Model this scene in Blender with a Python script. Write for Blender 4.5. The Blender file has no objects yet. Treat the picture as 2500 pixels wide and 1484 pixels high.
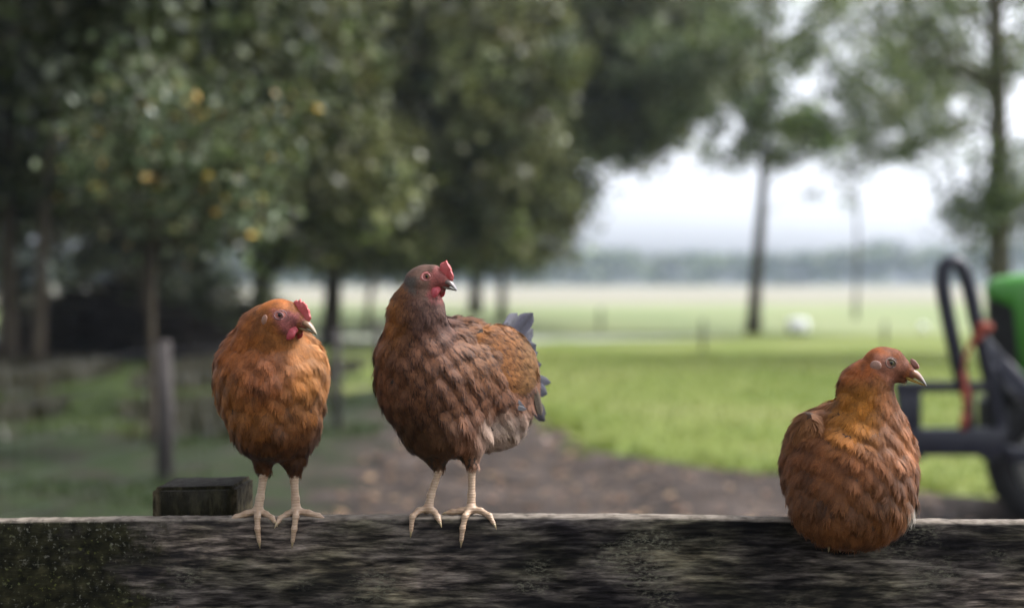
import bpy, bmesh, math, random
import numpy as np
from mathutils import Vector, Matrix, noise as mnoise
R = math.radians
random.seed(4); rng = np.random.default_rng(4)
S = bpy.context.scene
COL = S.collection

# ------------------------------------------------------------------ camera, sky, sun, exposure
cam_d = bpy.data.cameras.new('camera'); cam = bpy.data.objects.new('camera', cam_d); COL.objects.link(cam)
cam_d.lens = 50; cam_d.sensor_width = 36; cam_d.clip_end = 4000; cam_d.clip_start = 0.05
cam.location = (0, 0, 1.46); cam.rotation_euler = (R(90 - 0.86), 0, 0)
cam_d.dof.use_dof = True; cam_d.dof.focus_distance = 2.15; cam_d.dof.aperture_fstop = 1.8
cam_d.dof.aperture_blades = 9
S.camera = cam
SUN_EL, SUN_AZ = 52, 78          # azimuth measured from +Y towards +X
w = bpy.data.worlds.new('World'); S.world = w; w.use_nodes = True
nt = w.node_tree; bg = nt.nodes['Background']
sky = nt.nodes.new('ShaderNodeTexSky'); sky.sky_type = 'NISHITA'; sky.sun_disc = False
sky.sun_elevation = R(SUN_EL); sky.sun_rotation = R(SUN_AZ); sky.air_density = 1.0; sky.dust_density = 4.0
bw = nt.nodes.new('ShaderNodeRGBToBW'); mx = nt.nodes.new('ShaderNodeMix'); mx.data_type = 'RGBA'
tint = nt.nodes.new('ShaderNodeMix'); tint.data_type = 'RGBA'; tint.blend_type = 'MULTIPLY'
nt.links.new(sky.outputs[0], bw.inputs[0]); nt.links.new(bw.outputs[0], tint.inputs[6])
tint.inputs[0].default_value = 1.0; tint.inputs[7].default_value = (0.97, 0.985, 1.06, 1)
nt.links.new(sky.outputs[0], mx.inputs[6]); nt.links.new(tint.outputs[2], mx.inputs[7])
mx.inputs[0].default_value = 0.9
nt.links.new(mx.outputs[2], bg.inputs[0]); bg.inputs[1].default_value = 0.15
sd = bpy.data.lights.new('sun', 'SUN'); sun = bpy.data.objects.new('sun', sd); COL.objects.link(sun)
sd.energy = 1.35; sd.angle = R(14); sd.color = (1, 0.96, 0.9)
sv = Vector((math.sin(R(SUN_AZ)) * math.cos(R(SUN_EL)), math.cos(R(SUN_AZ)) * math.cos(R(SUN_EL)), math.sin(R(SUN_EL))))
sun.rotation_euler = sv.to_track_quat('Z', 'Y').to_euler(); sun.location = (20, 0, 30)
S.view_settings.view_transform = 'Standard'; S.view_settings.look = 'None'
S.view_settings.exposure = 1.7; S.view_settings.gamma = 1
S.render.engine = 'CYCLES'
S.cycles.use_denoising = True
S.cycles.max_bounces = 6; S.cycles.diffuse_bounces = 3; S.cycles.glossy_bounces = 2
S.cycles.transmission_bounces = 3; S.cycles.volume_bounces = 1; S.cycles.transparent_max_bounces = 6
S.cycles.caustics_reflective = False; S.cycles.caustics_refractive = False

# ------------------------------------------------------------------ helpers
FD = 3472.0
def P(px, py, Y):
    """a point of the place seen at (px, py) of the 2500 px wide photo, Y metres away"""
    return np.array([(px - 1250) / FD * Y, Y, 1.46 - (py - 690) / FD * Y])
def G(px, py):
    """the ground point seen there"""
    Y = 1.46 * FD / (py - 690); return ((px - 1250) / FD * Y, Y)
def lin(r, g, b):
    f = lambda c: c / 12.92 if c <= 0.04045 else ((c + 0.055) / 1.055) ** 2.4
    return tuple(f(x / 255.0) for x in (r, g, b))
def unit(v):
    v = np.asarray(v, float); return v / (np.linalg.norm(v, axis=-1, keepdims=True) + 1e-12)

def tag(o, label=None, cat=None, group=None, kind=None):
    if label: o['label'] = label
    if cat: o['category'] = cat
    if group: o['group'] = group
    if kind: o['kind'] = kind
    return o
def empty(name, loc, label, cat, group=None):
    o = bpy.data.objects.new(name, None); o.empty_display_size = 0.1; COL.objects.link(o)
    o.location = loc
    return tag(o, label, cat, group)
def link(name, me, mat=None, parent=None, loc=None):
    """mesh in world coordinates (or about loc); the parents are unrotated empties"""
    o = bpy.data.objects.new(name, me); COL.objects.link(o)
    if mat is not None: me.materials.append(mat)
    off = Vector((0, 0, 0))
    q = parent
    while q is not None:
        off += q.location; q = q.parent
    if loc is None and parent is not None:
        me.transform(Matrix.Translation(-off))
    elif loc is not None:
        me.transform(Matrix.Translation(-Vector(loc))); o.location = Vector(loc) - off
    if parent is not None: o.parent = parent
    return o
def np_mesh(name, V, faces, smooth=True, col=None):
    """V (n,3); faces: list of index arrays (m,k) with k = 3 or 4; col (n,3) point colours"""
    me = bpy.data.meshes.new(name)
    V = np.asarray(V, np.float32)
    me.vertices.add(len(V)); me.vertices.foreach_set('co', V.ravel())
    faces = [np.asarray(f, np.int32) for f in faces if len(f)]
    tot = sum(f.size for f in faces); n = sum(len(f) for f in faces)
    me.loops.add(tot); me.polygons.add(n)
    me.loops.foreach_set('vertex_index', np.concatenate([f.ravel() for f in faces]))
    sizes = np.concatenate([np.full(len(f), f.shape[1]) for f in faces])
    me.polygons.foreach_set('loop_start', np.concatenate([[0], np.cumsum(sizes)[:-1]]).astype(np.int32))
    me.polygons.foreach_set('loop_total', sizes.astype(np.int32))
    me.polygons.foreach_set('use_smooth', np.full(n, smooth))
    me.update(calc_edges=True)
    if col is not None:
        a = me.color_attributes.new('Col', 'FLOAT_COLOR', 'POINT')
        c = np.ones((len(V), 4), np.float32); c[:, :3] = col
        a.data.foreach_set('color', c.ravel())
    return me
class MB:
    """collects simple solids into one mesh"""
    def __init__(s): s.V = []; s.Q = []; s.T = []; s.n = 0
    def add(s, V, Q=(), T=()):
        s.V.append(np.asarray(V, float))
        if len(Q): s.Q.append(np.asarray(Q) + s.n)
        if len(T): s.T.append(np.asarray(T) + s.n)
        s.n += len(V)
    def tube(s, pts, rad, seg=10, cap=True, ry=None):
        pts = np.asarray(pts, float); n = len(pts)
        rad = np.broadcast_to(np.asarray(rad, float), (n,))
        t = np.gradient(pts, axis=0); t = unit(t)
        ref = np.array([0, 0, 1.0]) if abs(t[0][2]) < 0.9 else np.array([1.0, 0, 0])
        V = []
        for i in range(n):
            a = unit(np.cross(t[i], ref)); b = np.cross(a, t[i])
            th = np.arange(seg) / seg * 2 * math.pi
            V.append(pts[i] + rad[i] * (np.cos(th)[:, None] * a + (ry or 1) * np.sin(th)[:, None] * b))
        V = np.concatenate(V); Q = []
        for i in range(n - 1):
            for k in range(seg):
                k2 = (k + 1) % seg
                Q.append((i * seg + k, i * seg + k2, (i + 1) * seg + k2, (i + 1) * seg + k))
        T = []
        if cap:
            V = np.concatenate([V, pts[:1], pts[-1:]]); c0 = n * seg; c1 = c0 + 1
            for k in range(seg):
                k2 = (k + 1) % seg
                T.append((c0, k2, k)); T.append((c1, (n - 1) * seg + k, (n - 1) * seg + k2))
        s.add(V, Q, T)
    def box(s, c, size, axes=None, taper=1.0):
        c = np.asarray(c, float); h = np.asarray(size, float) / 2
        A = np.eye(3) if axes is None else np.asarray(axes, float)
        V = []
        for z in (-1, 1):
            k = taper if z > 0 else 1
            for x, y in ((-1, -1), (1, -1), (1, 1), (-1, 1)):
                V.append(c + A[0] * x * h[0] * k + A[1] * y * h[1] * k + A[2] * z * h[2])
        s.add(V, [(0, 3, 2, 1), (4, 5, 6, 7), (0, 1, 5, 4), (1, 2, 6, 5), (2, 3, 7, 6), (3, 0, 4, 7)])
    def ball(s, c, r, axes=None, nu=16, nv=10):
        A = np.eye(3) if axes is None else np.asarray(axes, float)
        r = np.broadcast_to(np.asarray(r, float), (3,)); V = []
        for i in range(1, nv):
            ph = math.pi * i / nv
            for k in range(nu):
                th = 2 * math.pi * k / nu
                q = (math.sin(ph) * math.cos(th) * r[0], math.sin(ph) * math.sin(th) * r[1], math.cos(ph) * r[2])
                V.append(np.asarray(c) + A[0] * q[0] + A[1] * q[1] + A[2] * q[2])
        V.append(np.asarray(c) + A[2] * r[2]); V.append(np.asarray(c) - A[2] * r[2])
        Q = [(i * nu + k, (i + 1) * nu + k, (i + 1) * nu + (k + 1) % nu, i * nu + (k + 1) % nu) for i in range(nv - 2) for k in range(nu)]
        a = (nv - 1) * nu
        T = [(a, k, (k + 1) % nu) for k in range(nu)] + [(a + 1, (nv - 2) * nu + (k + 1) % nu, (nv - 2) * nu + k) for k in range(nu)]
        s.add(V, Q, T)
    def mesh(s, name, smooth=True):
        f = []
        if s.Q: f.append(np.concatenate(s.Q))
        if s.T: f.append(np.concatenate(s.T))
        return np_mesh(name, np.concatenate(s.V), f, smooth)
    def build(s, name, mat, parent=None, loc=None, smooth=True, bevel=0):
        o = link(name, s.mesh(name, smooth), mat, parent, loc)
        if bevel:
            m = o.modifiers.new('bevel', 'BEVEL'); m.width = bevel; m.segments = 2; m.limit_method = 'ANGLE'
        return o

# ------------------------------------------------------------------ materials
def mat(name, base=(0.5, 0.5, 0.5), rough=0.6, metal=0.0, **kw):
    m = bpy.data.materials.new(name); m.use_nodes = True
    b = m.node_tree.nodes['Principled BSDF']
    b.inputs['Base Color'].default_value = (*base, 1); b.inputs['Roughness'].default_value = rough
    b.inputs['Metallic'].default_value = metal
    for k, v in kw.items(): b.inputs[k.replace('_', ' ')].default_value = v
    return m
class N:
    """tiny node-graph writer"""
    def __init__(s, m): s.t = m.node_tree; s.b = s.t.nodes['Principled BSDF']
    def new(s, k): return s.t.nodes.new(k)
    def l(s, a, b): s.t.links.new(a, b)
    def pos(s, scale=(1, 1, 1), which='Object'):
        c = s.new('ShaderNodeTexCoord'); m = s.new('ShaderNodeMapping'); m.inputs['Scale'].default_value = scale
        s.l(c.outputs[which], m.inputs[0]); return m.outputs[0]
    def noise(s, v, scale, detail=4, rough=0.55, dist=0):
        n = s.new('ShaderNodeTexNoise'); n.inputs['Scale'].default_value = scale; n.inputs['Detail'].default_value = detail
        n.inputs['Roughness'].default_value = rough; n.inputs['Distortion'].default_value = dist
        if v is not None: s.l(v, n.inputs['Vector'])
        return n.outputs['Fac']
    def vor(s, v, scale, feat='F1', rnd=1):
        n = s.new('ShaderNodeTexVoronoi'); n.inputs['Scale'].default_value = scale; n.feature = feat
        n.inputs['Randomness'].default_value = rnd
        s.l(v, n.inputs['Vector']); return n.outputs['Distance']
    def ramp(s, f, stops):
        r = s.new('ShaderNodeValToRGB'); e = r.color_ramp.elements
        while len(e) < len(stops): e.new(0.5)
        for q, (p, c) in zip(e, stops):
            q.position = p; q.color = (*c, 1) if isinstance(c, (tuple, list)) else (c, c, c, 1)
        s.l(f, r.inputs[0]); return r.outputs[0]
    def mix(s, f, a, b, mode='MIX'):
        m = s.new('ShaderNodeMix'); m.data_type = 'RGBA'; m.blend_type = mode
        for i, x in ((0, f), (6, a), (7, b)):
            if isinstance(x, (int, float)): m.inputs[i].default_value = x if i == 0 else (x, x, x, 1)
            elif isinstance(x, tuple): m.inputs[i].default_value = (*x, 1)
            else: s.l(x, m.inputs[i])
        return m.outputs[2]
    def math(s, op, a, b=0.0, clamp=False):
        m = s.new('ShaderNodeMath'); m.operation = op; m.use_clamp = clamp
        for i, x in ((0, a), (1, b)):
            if isinstance(x, (int, float)): m.inputs[i].default_value = x
            else: s.l(x, m.inputs[i])
        return m.outputs[0]
    def xyz(s, v):
        n = s.new('ShaderNodeSeparateXYZ'); s.l(v, n.inputs[0]); return n.outputs
    def bump(s, h, strength=0.5, dist=0.01):
        n = s.new('ShaderNodeBump'); n.inputs['Strength'].default_value = strength; n.inputs['Distance'].default_value = dist
        s.l(h, n.inputs['Height']); s.l(n.outputs[0], s.b.inputs['Normal'])
    def base(s, c): s.l(c, s.b.inputs['Base Color'])

def m_leaf(name, c1, c2, c3, trans=0.25, rare=None, tone=True):
    m = mat(name, c1, 0.36); n = N(m)
    g = n.new('ShaderNodeNewGeometry')
    stops = [(0.0, c1), (0.5, c2), (0.95, c3)]
    if rare: stops.append((0.996, rare))
    c = n.ramp(g.outputs['Random Per Island'], stops)
    big = n.noise(n.pos((1, 1, 1)), 0.9, 2)
    c = n.mix(n.ramp(big, [(0.3, 0.0), (0.7, 1.0)]), c, n.mix(1.0, c, (1.15, 1.08, 0.85), 'MULTIPLY'))
    tn = n.new('ShaderNodeVertexColor'); tn.layer_name = 'Col'
    if tone: c = n.mix(1.0, c, tn.outputs[0], 'MULTIPLY')
    n.b.inputs['Specular IOR Level'].default_value = 0.28
    n.base(c)
    tr = n.new('ShaderNodeBsdfTranslucent'); n.l(n.mix(1.0, c, (1.12, 1.12, 0.75), 'MULTIPLY'), tr.inputs[0])
    ms = n.new('ShaderNodeMixShader'); ms.inputs[0].default_value = trans
    out = m.node_tree.nodes['Material Output']
    n.l(n.b.outputs[0], ms.inputs[1]); n.l(tr.outputs[0], ms.inputs[2]); n.l(ms.outputs[0], out.inputs[0])
    return m
def m_bark(name, a, b):
    m = mat(name, a, 0.9, 0.0, Specular_IOR_Level=0.12); n = N(m); v = n.pos((6, 6, 1.5))
    f = n.noise(v, 3, 6); n.base(n.ramp(f, [(0.3, a), (0.7, b)])); n.bump(f, 0.8, 0.03); return m

M_leafA = m_leaf('leaf_olive', (0.020, 0.027, 0.010), (0.058, 0.067, 0.027), (0.20, 0.22, 0.12))
M_leafB = m_leaf('leaf_green', (0.026, 0.042, 0.018), (0.066, 0.090, 0.040), (0.18, 0.22, 0.12))
M_leafF = m_leaf('leaf_young_oak', (0.02, 0.035, 0.012), (0.06, 0.085, 0.04), (0.19, 0.23, 0.17), 0.3, (0.45, 0.28, 0.04))
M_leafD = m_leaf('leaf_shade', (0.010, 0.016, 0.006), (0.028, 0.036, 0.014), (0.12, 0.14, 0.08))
M_barkD = m_bark('bark_dark', (0.035, 0.028, 0.020), (0.085, 0.07, 0.05))
M_barkG = m_bark('bark_green_grey', (0.05, 0.045, 0.032), (0.12, 0.11, 0.08))

# ------------------------------------------------------------------ ground
def sheet(name, pts, z, m, kind='structure', jag=0.0, step=0.25, label=None):
    """a flat sheet from an outline; jag roughens its edge"""
    out = []
    n = len(pts)
    for i in range(n):
        a = np.array(pts[i], float); b = np.array(pts[(i + 1) % n], float)
        k = max(1, int(np.linalg.norm(b - a) / step)) if jag else 1
        for j in range(k):
            q = a + (b - a) * j / k
            if jag:
                v = Vector((q[0] * 1.3, q[1] * 1.3, 3.1)); v2 = Vector((q[0] * 5, q[1] * 5, 9.1))
                q = q + jag * np.array([mnoise.noise(v) + 0.5 * mnoise.noise(v2), mnoise.noise(v + Vector((7, 0, 0))) + 0.5 * mnoise.noise(v2 + Vector((5, 0, 0)))])
            out.append((q[0], q[1], z))
    bm = bmesh.new(); f = bm.faces.new([bm.verts.new(p) for p in out])
    bmesh.ops.triangulate(bm, faces=[f])
    bmesh.ops.recalc_face_normals(bm, faces=bm.faces)
    if bm.faces[:][0].normal.z < 0: bmesh.ops.reverse_faces(bm, faces=bm.faces)
    me = bpy.data.meshes.new(name); bm.to_mesh(me); bm.free()
    o = link(name, me, m); tag(o, label, None, None, kind); return o
mg = mat('lawn', (0.1, 0.14, 0.03), 0.9, 0.0, Specular_IOR_Level=0.1); n = N(mg)
v = n.pos(); c = n.ramp(n.noise(v, 0.35, 5), [(0.36, (0.085, 0.115, 0.026)), (0.5, (0.145, 0.168, 0.048)), (0.62, (0.185, 0.19, 0.075))])
c = n.mix(n.ramp(n.noise(v, 6, 5), [(0.35, 0.0), (0.7, 0.6)]), c, (0.10, 0.15, 0.018))
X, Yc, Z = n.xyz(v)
shade = n.math('MULTIPLY', n.math('SUBTRACT', -2.0, X, False), 0.4, True)    # moss and thin grass on the left, the trees' shade painted into their colour
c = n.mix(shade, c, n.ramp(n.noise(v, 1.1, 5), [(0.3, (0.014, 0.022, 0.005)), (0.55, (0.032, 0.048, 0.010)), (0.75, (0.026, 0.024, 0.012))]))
n.base(c)
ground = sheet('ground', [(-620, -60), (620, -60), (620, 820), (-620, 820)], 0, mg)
mm = mat('meadow', (0.3, 0.33, 0.1), 0.95); n = N(mm); v = n.pos((1, 0.5, 1))
n.base(n.ramp(n.noise(v, 0.12, 4), [(0.35, (0.125, 0.165, 0.055)), (0.65, (0.185, 0.21, 0.085))]))
sheet('meadow', [(-400, 41), (-3, 42), (20, 39), (60, 44), (400, 44), (400, 104), (-400, 100)], 0.004, mm, jag=0.8, step=4)
mf = mat('dry_field', (0.5, 0.45, 0.3), 0.95); n = N(mf); v = n.pos((0.4, 1, 1))
n.base(n.ramp(n.noise(v, 0.03, 4), [(0.35, (0.16, 0.155, 0.10)), (0.65, (0.235, 0.215, 0.165))]))
sheet('field', [(-600, 98), (-60, 99), (0, 92), (40, 103), (120, 99), (600, 100), (600, 640), (-600, 640)], 0.008, mf, jag=1.5, step=6)
mp = mat('pale_track', (0.3, 0.3, 0.25), 0.95); n = N(mp); v = n.pos()
n.base(n.ramp(n.noise(v, 1.2, 5), [(0.3, (0.18, 0.22, 0.10)), (0.6, (0.38, 0.40, 0.32))]))
sheet('path', [(-22, 35.0), (-4, 34.2), (1.5, 35), (4, 36.5), (6.4, 38.4), (6.3, 38.9), (4, 38.6), (1.5, 39.2), (-4, 39.4), (-22, 40)], 0.012, mp, jag=0.35, step=0.6)
md = mat('dirt', (0.1, 0.08, 0.07), 0.95); n = N(md); v = n.pos()
n.b.inputs['Specular IOR Level'].default_value = 0.15
c = n.ramp(n.noise(v, 1.6, 6, 0.75), [(0.38, (0.011, 0.0085, 0.007)), (0.5, (0.031, 0.024, 0.020)), (0.63, (0.070, 0.055, 0.047))])
c = n.mix(n.ramp(n.noise(v, 14, 3), [(0.55, 0.0), (0.72, 0.7)]), c, (0.13, 0.085, 0.062))
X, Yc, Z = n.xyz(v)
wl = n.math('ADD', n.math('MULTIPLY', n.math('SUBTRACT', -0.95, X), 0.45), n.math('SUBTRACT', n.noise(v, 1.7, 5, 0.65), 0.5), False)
c = n.mix(n.math('MULTIPLY', n.math('SUBTRACT', -0.6, X), 0.5, True), c, n.mix(1.0, c, 0.55, 'MULTIPLY'))  # canopy shade painted into the soil colour towards the left
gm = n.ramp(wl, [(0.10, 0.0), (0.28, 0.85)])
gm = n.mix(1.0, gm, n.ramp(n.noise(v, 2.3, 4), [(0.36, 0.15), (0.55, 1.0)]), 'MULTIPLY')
c = n.mix(gm, c, n.ramp(n.noise(v, 5, 4), [(0.3, (0.008, 0.017, 0.004)), (0.7, (0.024, 0.042, 0.010))]))  # grass patches in the soil, their colour darkened for the tree shade
n.base(c); n.bump(n.noise(v, 10, 6), 0.8, 0.03)
EDGE = [(6, 8.7), (3.17, 9.56), (2.0, 10.67), (0.75, 12.0), (0.42, 14.6), (-0.6, 18.2), (-1.9, 19.5)]
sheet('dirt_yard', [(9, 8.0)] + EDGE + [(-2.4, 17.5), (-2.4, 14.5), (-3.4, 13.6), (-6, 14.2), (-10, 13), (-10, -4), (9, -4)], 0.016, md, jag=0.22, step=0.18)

def blades(name, xy, h, wd, m, label, kind='stuff', z=0.0):
    k = len(xy); a = rng.uniform(0, 2 * math.pi, k); hh = h * rng.uniform(0.5, 1.3, k)
    d = np.stack([np.cos(a), np.sin(a), np.zeros(k)], 1); e = np.stack([-np.sin(a), np.cos(a), np.zeros(k)], 1)
    b = np.concatenate([xy, np.full((k, 1), z)], 1)
    lean = rng.uniform(0.1, 0.7, k)[:, None]
    V = np.stack([b - d * wd / 2, b + d * wd / 2, b + e * hh[:, None] * lean + np.stack([0 * hh, 0 * hh, hh], 1)], 1).reshape(-1, 3)
    T = np.arange(3 * k).reshape(-1, 3)
    return tag(link(name, np_mesh(name, V, [T], False), m), label, 'grass', None, kind)
M_gr = m_leaf('grass_blade', (0.06, 0.10, 0.014), (0.11, 0.15, 0.03), (0.19, 0.21, 0.07), 0.4, None, False)
M_grd = m_leaf('grass_blade_shade', (0.012, 0.026, 0.005), (0.024, 0.044, 0.009), (0.045, 0.065, 0.018), 0.3, None, False)  # darker copy of the blades, shade of the trees put into the colour
# tufts along the dirt edge and short lawn grass behind it
pts = []
for i in range(len(EDGE) - 1):
    a, b = np.array(EDGE[i]), np.array(EDGE[i + 1]); L = np.linalg.norm(b - a)
    for _ in range(int(L * 9)):
        c0 = a + (b - a) * rng.random() + rng.normal(0, 0.16, 2) + np.array([0.02, 0.12])
        pts.append(c0 + rng.normal(0, 0.05, (26, 2)))
e_x = np.array([-1.9, -0.6, 0.42, 0.75, 2.0, 3.17, 6, 9]); e_y = np.array([19.5, 18.2, 14.6, 12.0, 10.67, 9.56, 8.7, 8.0])
q = np.stack([rng.uniform(-2, 9, 52000), 8 + 22 * rng.random(52000) ** 1.3], 1)
q = q[q[:, 1] > np.interp(q[:, 0], e_x, e_y) + 0.05]
blades('lawn_grass', np.concatenate(pts + [q]), 0.07, 0.012, M_gr, 'short bright green grass along the edge of the bare soil')
M_und = m_leaf('undergrowth', (0.016, 0.020, 0.008), (0.035, 0.034, 0.018), (0.06, 0.05, 0.032), 0.2, None, False)
q = np.stack([rng.uniform(-9, -2.2, 26000), 13 + 12 * rng.random(26000)], 1)
k = np.array([mnoise.noise(Vector((a * 0.8, b * 0.45, 5.3))) > -0.02 for a, b in q])
blades('undergrowth', q[k], 0.22, 0.03, M_und, 'dark tangled undergrowth and dead stems below the left trees')
q = np.stack([rng.uniform(-7.5, -1.3, 30000), rng.uniform(4.5, 21, 30000)], 1)
k = np.array([mnoise.noise(Vector((a * 0.9, b * 0.9, 0.3))) > 0.02 + 0.15 * (a > -2.2) for a, b in q])
blades('shade_grass', q[k], 0.09, 0.014, M_grd, 'patchy dark green grass on the shaded soil behind the post', z=0.016)
# fallen leaves on the soil
k = 1500; c0 = np.stack([rng.uniform(-1.2, 5.5, k), rng.uniform(7.5, 15, k), np.full(k, 0.03)], 1)
ok = c0[:, 1] < np.interp(c0[:, 0], e_x, e_y) - 0.1; c0 = c0[ok]; k = len(c0)
a = unit(rng.normal(0, 1, (k, 3)) * [1, 1, 0.15]); b = unit(np.cross(a, [0, 0, 1])); s = rng.uniform(0.02, 0.06, (k, 1))
V = np.stack([c0 - a * s, c0 + b * s * 0.6, c0 + a * s, c0 - b * s * 0.6], 1).reshape(-1, 3)
tag(link('fallen_leaves', np_mesh('fallen_leaves', V, [np.arange(4 * k).reshape(-1, 4)], False),
         m_leaf('fallen_leaf', (0.10, 0.07, 0.06), (0.22, 0.13, 0.09), (0.30, 0.20, 0.12), 0.2, None, False)),
    'dry brown fallen leaves scattered over the bare soil', 'leaves', None, 'stuff')

# ------------------------------------------------------------------ trees
def leaf_mesh(name, centres, per, sigma, size, up=0.3):
    tone = np.exp(rng.normal(0, 0.38, (len(centres), 1))) * np.array([1, 1, 1]) * (1 + rng.normal(0, 0.05, (len(centres), 3)))
    tone = np.repeat(np.repeat(tone, per, 0), 4, 0).clip(0.3, 2.6)
    c = np.repeat(centres, per, 0); k = len(c)
    sg = np.repeat(np.broadcast_to(sigma, (len(centres), 3)), per, 0)
    d = rng.normal(0, 1, (k, 3)); c = c + d * sg * 0.75
    nrm = unit(rng.normal(0, 1, (k, 3)) + [0, 0, up]); a = unit(np.cross(nrm, rng.normal(0, 1, (k, 3)))); b = np.cross(nrm, a)
    s = size * rng.uniform(0.6, 1.3, (k, 1))
    V = np.stack([c - a * s, c + b * s * 0.55 + a * s * 0.1, c + a * s, c - b * s * 0.55 + a * s * 0.1], 1).reshape(-1, 3)
    return np_mesh(name, V, [np.arange(4 * k).reshape(-1, 4)], False, tone)
def tree(name, label, base, path, r0, crown, leafm, bark, size, per, group=None, sigma=0.30, branches=40, rtop=0.4, keep=None, thin=1.0):
    """path: list of (x, y, z) after the base; crown: list of (centre, radii, clusters)"""
    root = empty(name, (base[0], base[1], 0), label, 'tree', group)
    pts = np.array([(base[0], base[1], -0.05)] + list(path), float)
    tt = np.linspace(0, len(pts) - 1, 14); P3 = np.stack([np.interp(tt, range(len(pts)), pts[:, j]) for j in range(3)], 1)
    P3[1:-1] = (P3[:-2] + P3[2:] + 2 * P3[1:-1]) / 4
    rr = r0 * (1 - (1 - rtop) * np.linspace(0, 1, 14)); rr[0] *= 1.35; rr[1] *= 1.08
    tm = MB(); tm.tube(P3, rr, 12)
    cl = []
    for (c, rad, k) in crown:
        g = rng.normal(0, 1, (k, 3)); g = unit(g) * (rng.random((k, 1)) ** 0.45); cl.append(np.array(c) + g * np.array(rad))
    cl = np.concatenate(cl)
    if keep is not None: cl = cl[keep(cl)]
    idx = rng.permutation(len(cl))[:branches]
    for i in idx:
        e = cl[i]; dz = np.linalg.norm(e[:2] - P3[:, :2].mean(0)) * 0.45
        z0 = np.clip(e[2] - dz, P3[3, 2] + 0.2, P3[-1, 2]); j = np.interp(z0, P3[:, 2], range(14))
        s0 = np.array([np.interp(j, range(14), P3[:, q]) for q in range(3)])
        mid = s0 * 0.45 + e * 0.55 + np.array([0, 0, 0.12 * np.linalg.norm(e - s0)]) + rng.normal(0, 0.3, 3)
        r = rr[int(j)] * rng.uniform(0.14, 0.30) * thin
        u = np.linspace(0, 1, 6)[:, None]
        tm.tube((1 - u) ** 2 * s0 + 2 * u * (1 - u) * mid + u ** 2 * e, np.linspace(r, 0.012, 6), 6, False)
    tm.build('trunk', bark, root)
    link('crown', leaf_mesh('crown', cl, per, sigma, size), leafm, root)
    return root
def gx(px, Y): return (px - 1250) / FD * Y
GT = 'row of dark trees behind the hens'
# row of shady trees on the left
def rt(px, Y, w_px, label, crown, lean=0.0, top=7, leafm=None, size=0.13, per=56, **kw):
    x = gx(px, Y); r = w_px / FD * Y / 2
    return tree('tree', label, (x, Y), [(x + lean * 0.3, Y, top * 0.3), (x + lean * 0.7, Y + 0.1, top * 0.65), (x + lean, Y, top)], r,
                crown, leafm or M_leafA, M_barkD, size, per, GT, **kw)
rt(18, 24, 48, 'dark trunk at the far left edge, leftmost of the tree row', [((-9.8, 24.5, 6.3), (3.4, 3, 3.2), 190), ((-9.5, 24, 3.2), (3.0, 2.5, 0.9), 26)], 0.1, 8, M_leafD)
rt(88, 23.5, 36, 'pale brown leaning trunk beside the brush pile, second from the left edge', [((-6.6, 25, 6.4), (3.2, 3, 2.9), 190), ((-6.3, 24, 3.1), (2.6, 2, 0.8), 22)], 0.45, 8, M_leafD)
rt(350, 27, 26, 'slim dark trunk behind the young oak, right of the brush pile', [((-5.2, 28, 6.6), (3.0, 3, 3.2), 190), ((-5.2, 27.5, 3.2), (2.5, 2, 0.9), 55), ((-3.2, 28, 3.4), (1.6, 1.5, 1.0), 40)], 0.1, 8, M_leafA)
rt(490, 40, 34, 'dark trunk left of the bright meadow gap above the left hen', [((-8.8, 41, 8.0), (5.0, 4, 5.0), 330), ((-8.8, 40, 3.6), (4.2, 3, 1.2), 80)], -0.2, 10)
rt(640, 42, 55, 'thick dark trunk straight above the left hen', [((-6.6, 44, 8.0), (5.0, 4, 5.0), 330), ((-7, 42, 3.9), (4.5, 3, 1.2), 90)], 0.0, 10, M_leafB)
rt(806, 34, 46, 'dark leaning trunk between the left and middle hens', [((-2.9, 35, 7.0), (4.9, 3.5, 4.0), 420), ((-3.0, 34, 2.6), (4.4, 3, 0.8), 140), ((-0.2, 34, 3.9), (1.9, 2, 2.0), 90)], 0.5, 9)
rt(893, 40, 16, 'thin leaning sapling just left of the middle hen', [((-3.8, 41, 5.6), (2.6, 2, 2.2), 70)], 0.7, 6)
rt(1160, 66, 28, 'distant trunk with the meadow on both sides, right of the middle hen head', [((-1.5, 67, 12), (8.8, 6, 8.2), 560), ((-1.6, 66, 5.4), (5.3, 4, 2.3), 170), ((-4.6, 64, 3.3), (7.6, 3, 1.5), 240), ((5.8, 66, 11.5), (3.5, 3, 4.2), 120)], 0.2, 16, M_leafB, 0.19, 60, sigma=0.50)
rt(1010, 47, 24, 'slender dark trunk hidden mostly behind the middle hen', [((1.6, 47, 9.3), (5.4, 4, 5.0), 420), ((4.6, 46, 9.2), (3.4, 2, 3.2), 110), ((4.2, 46, 6.6), (1.2, 1.2, 1.3), 22), ((-0.5, 46, 4.0), (2.8, 2, 1.4), 80)], 0.2, 10, M_leafA, 0.13, 70, sigma=0.5)
rt(1225, 52, 20, 'dark slim trunk right of the middle hen, its boughs drooping over the meadow', [((-0.4, 52, 7.5), (3.4, 3, 3.4), 130), ((2.4, 52, 11.0), (5.2, 3, 4.0), 170), ((6.6, 52, 10.6), (3.2, 3, 3.0), 60), ((-4.5, 50, 3.6), (4.5, 2, 1.5), 110)], 0.2, 12, M_leafB, 0.14, 56, sigma=0.42)
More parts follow.
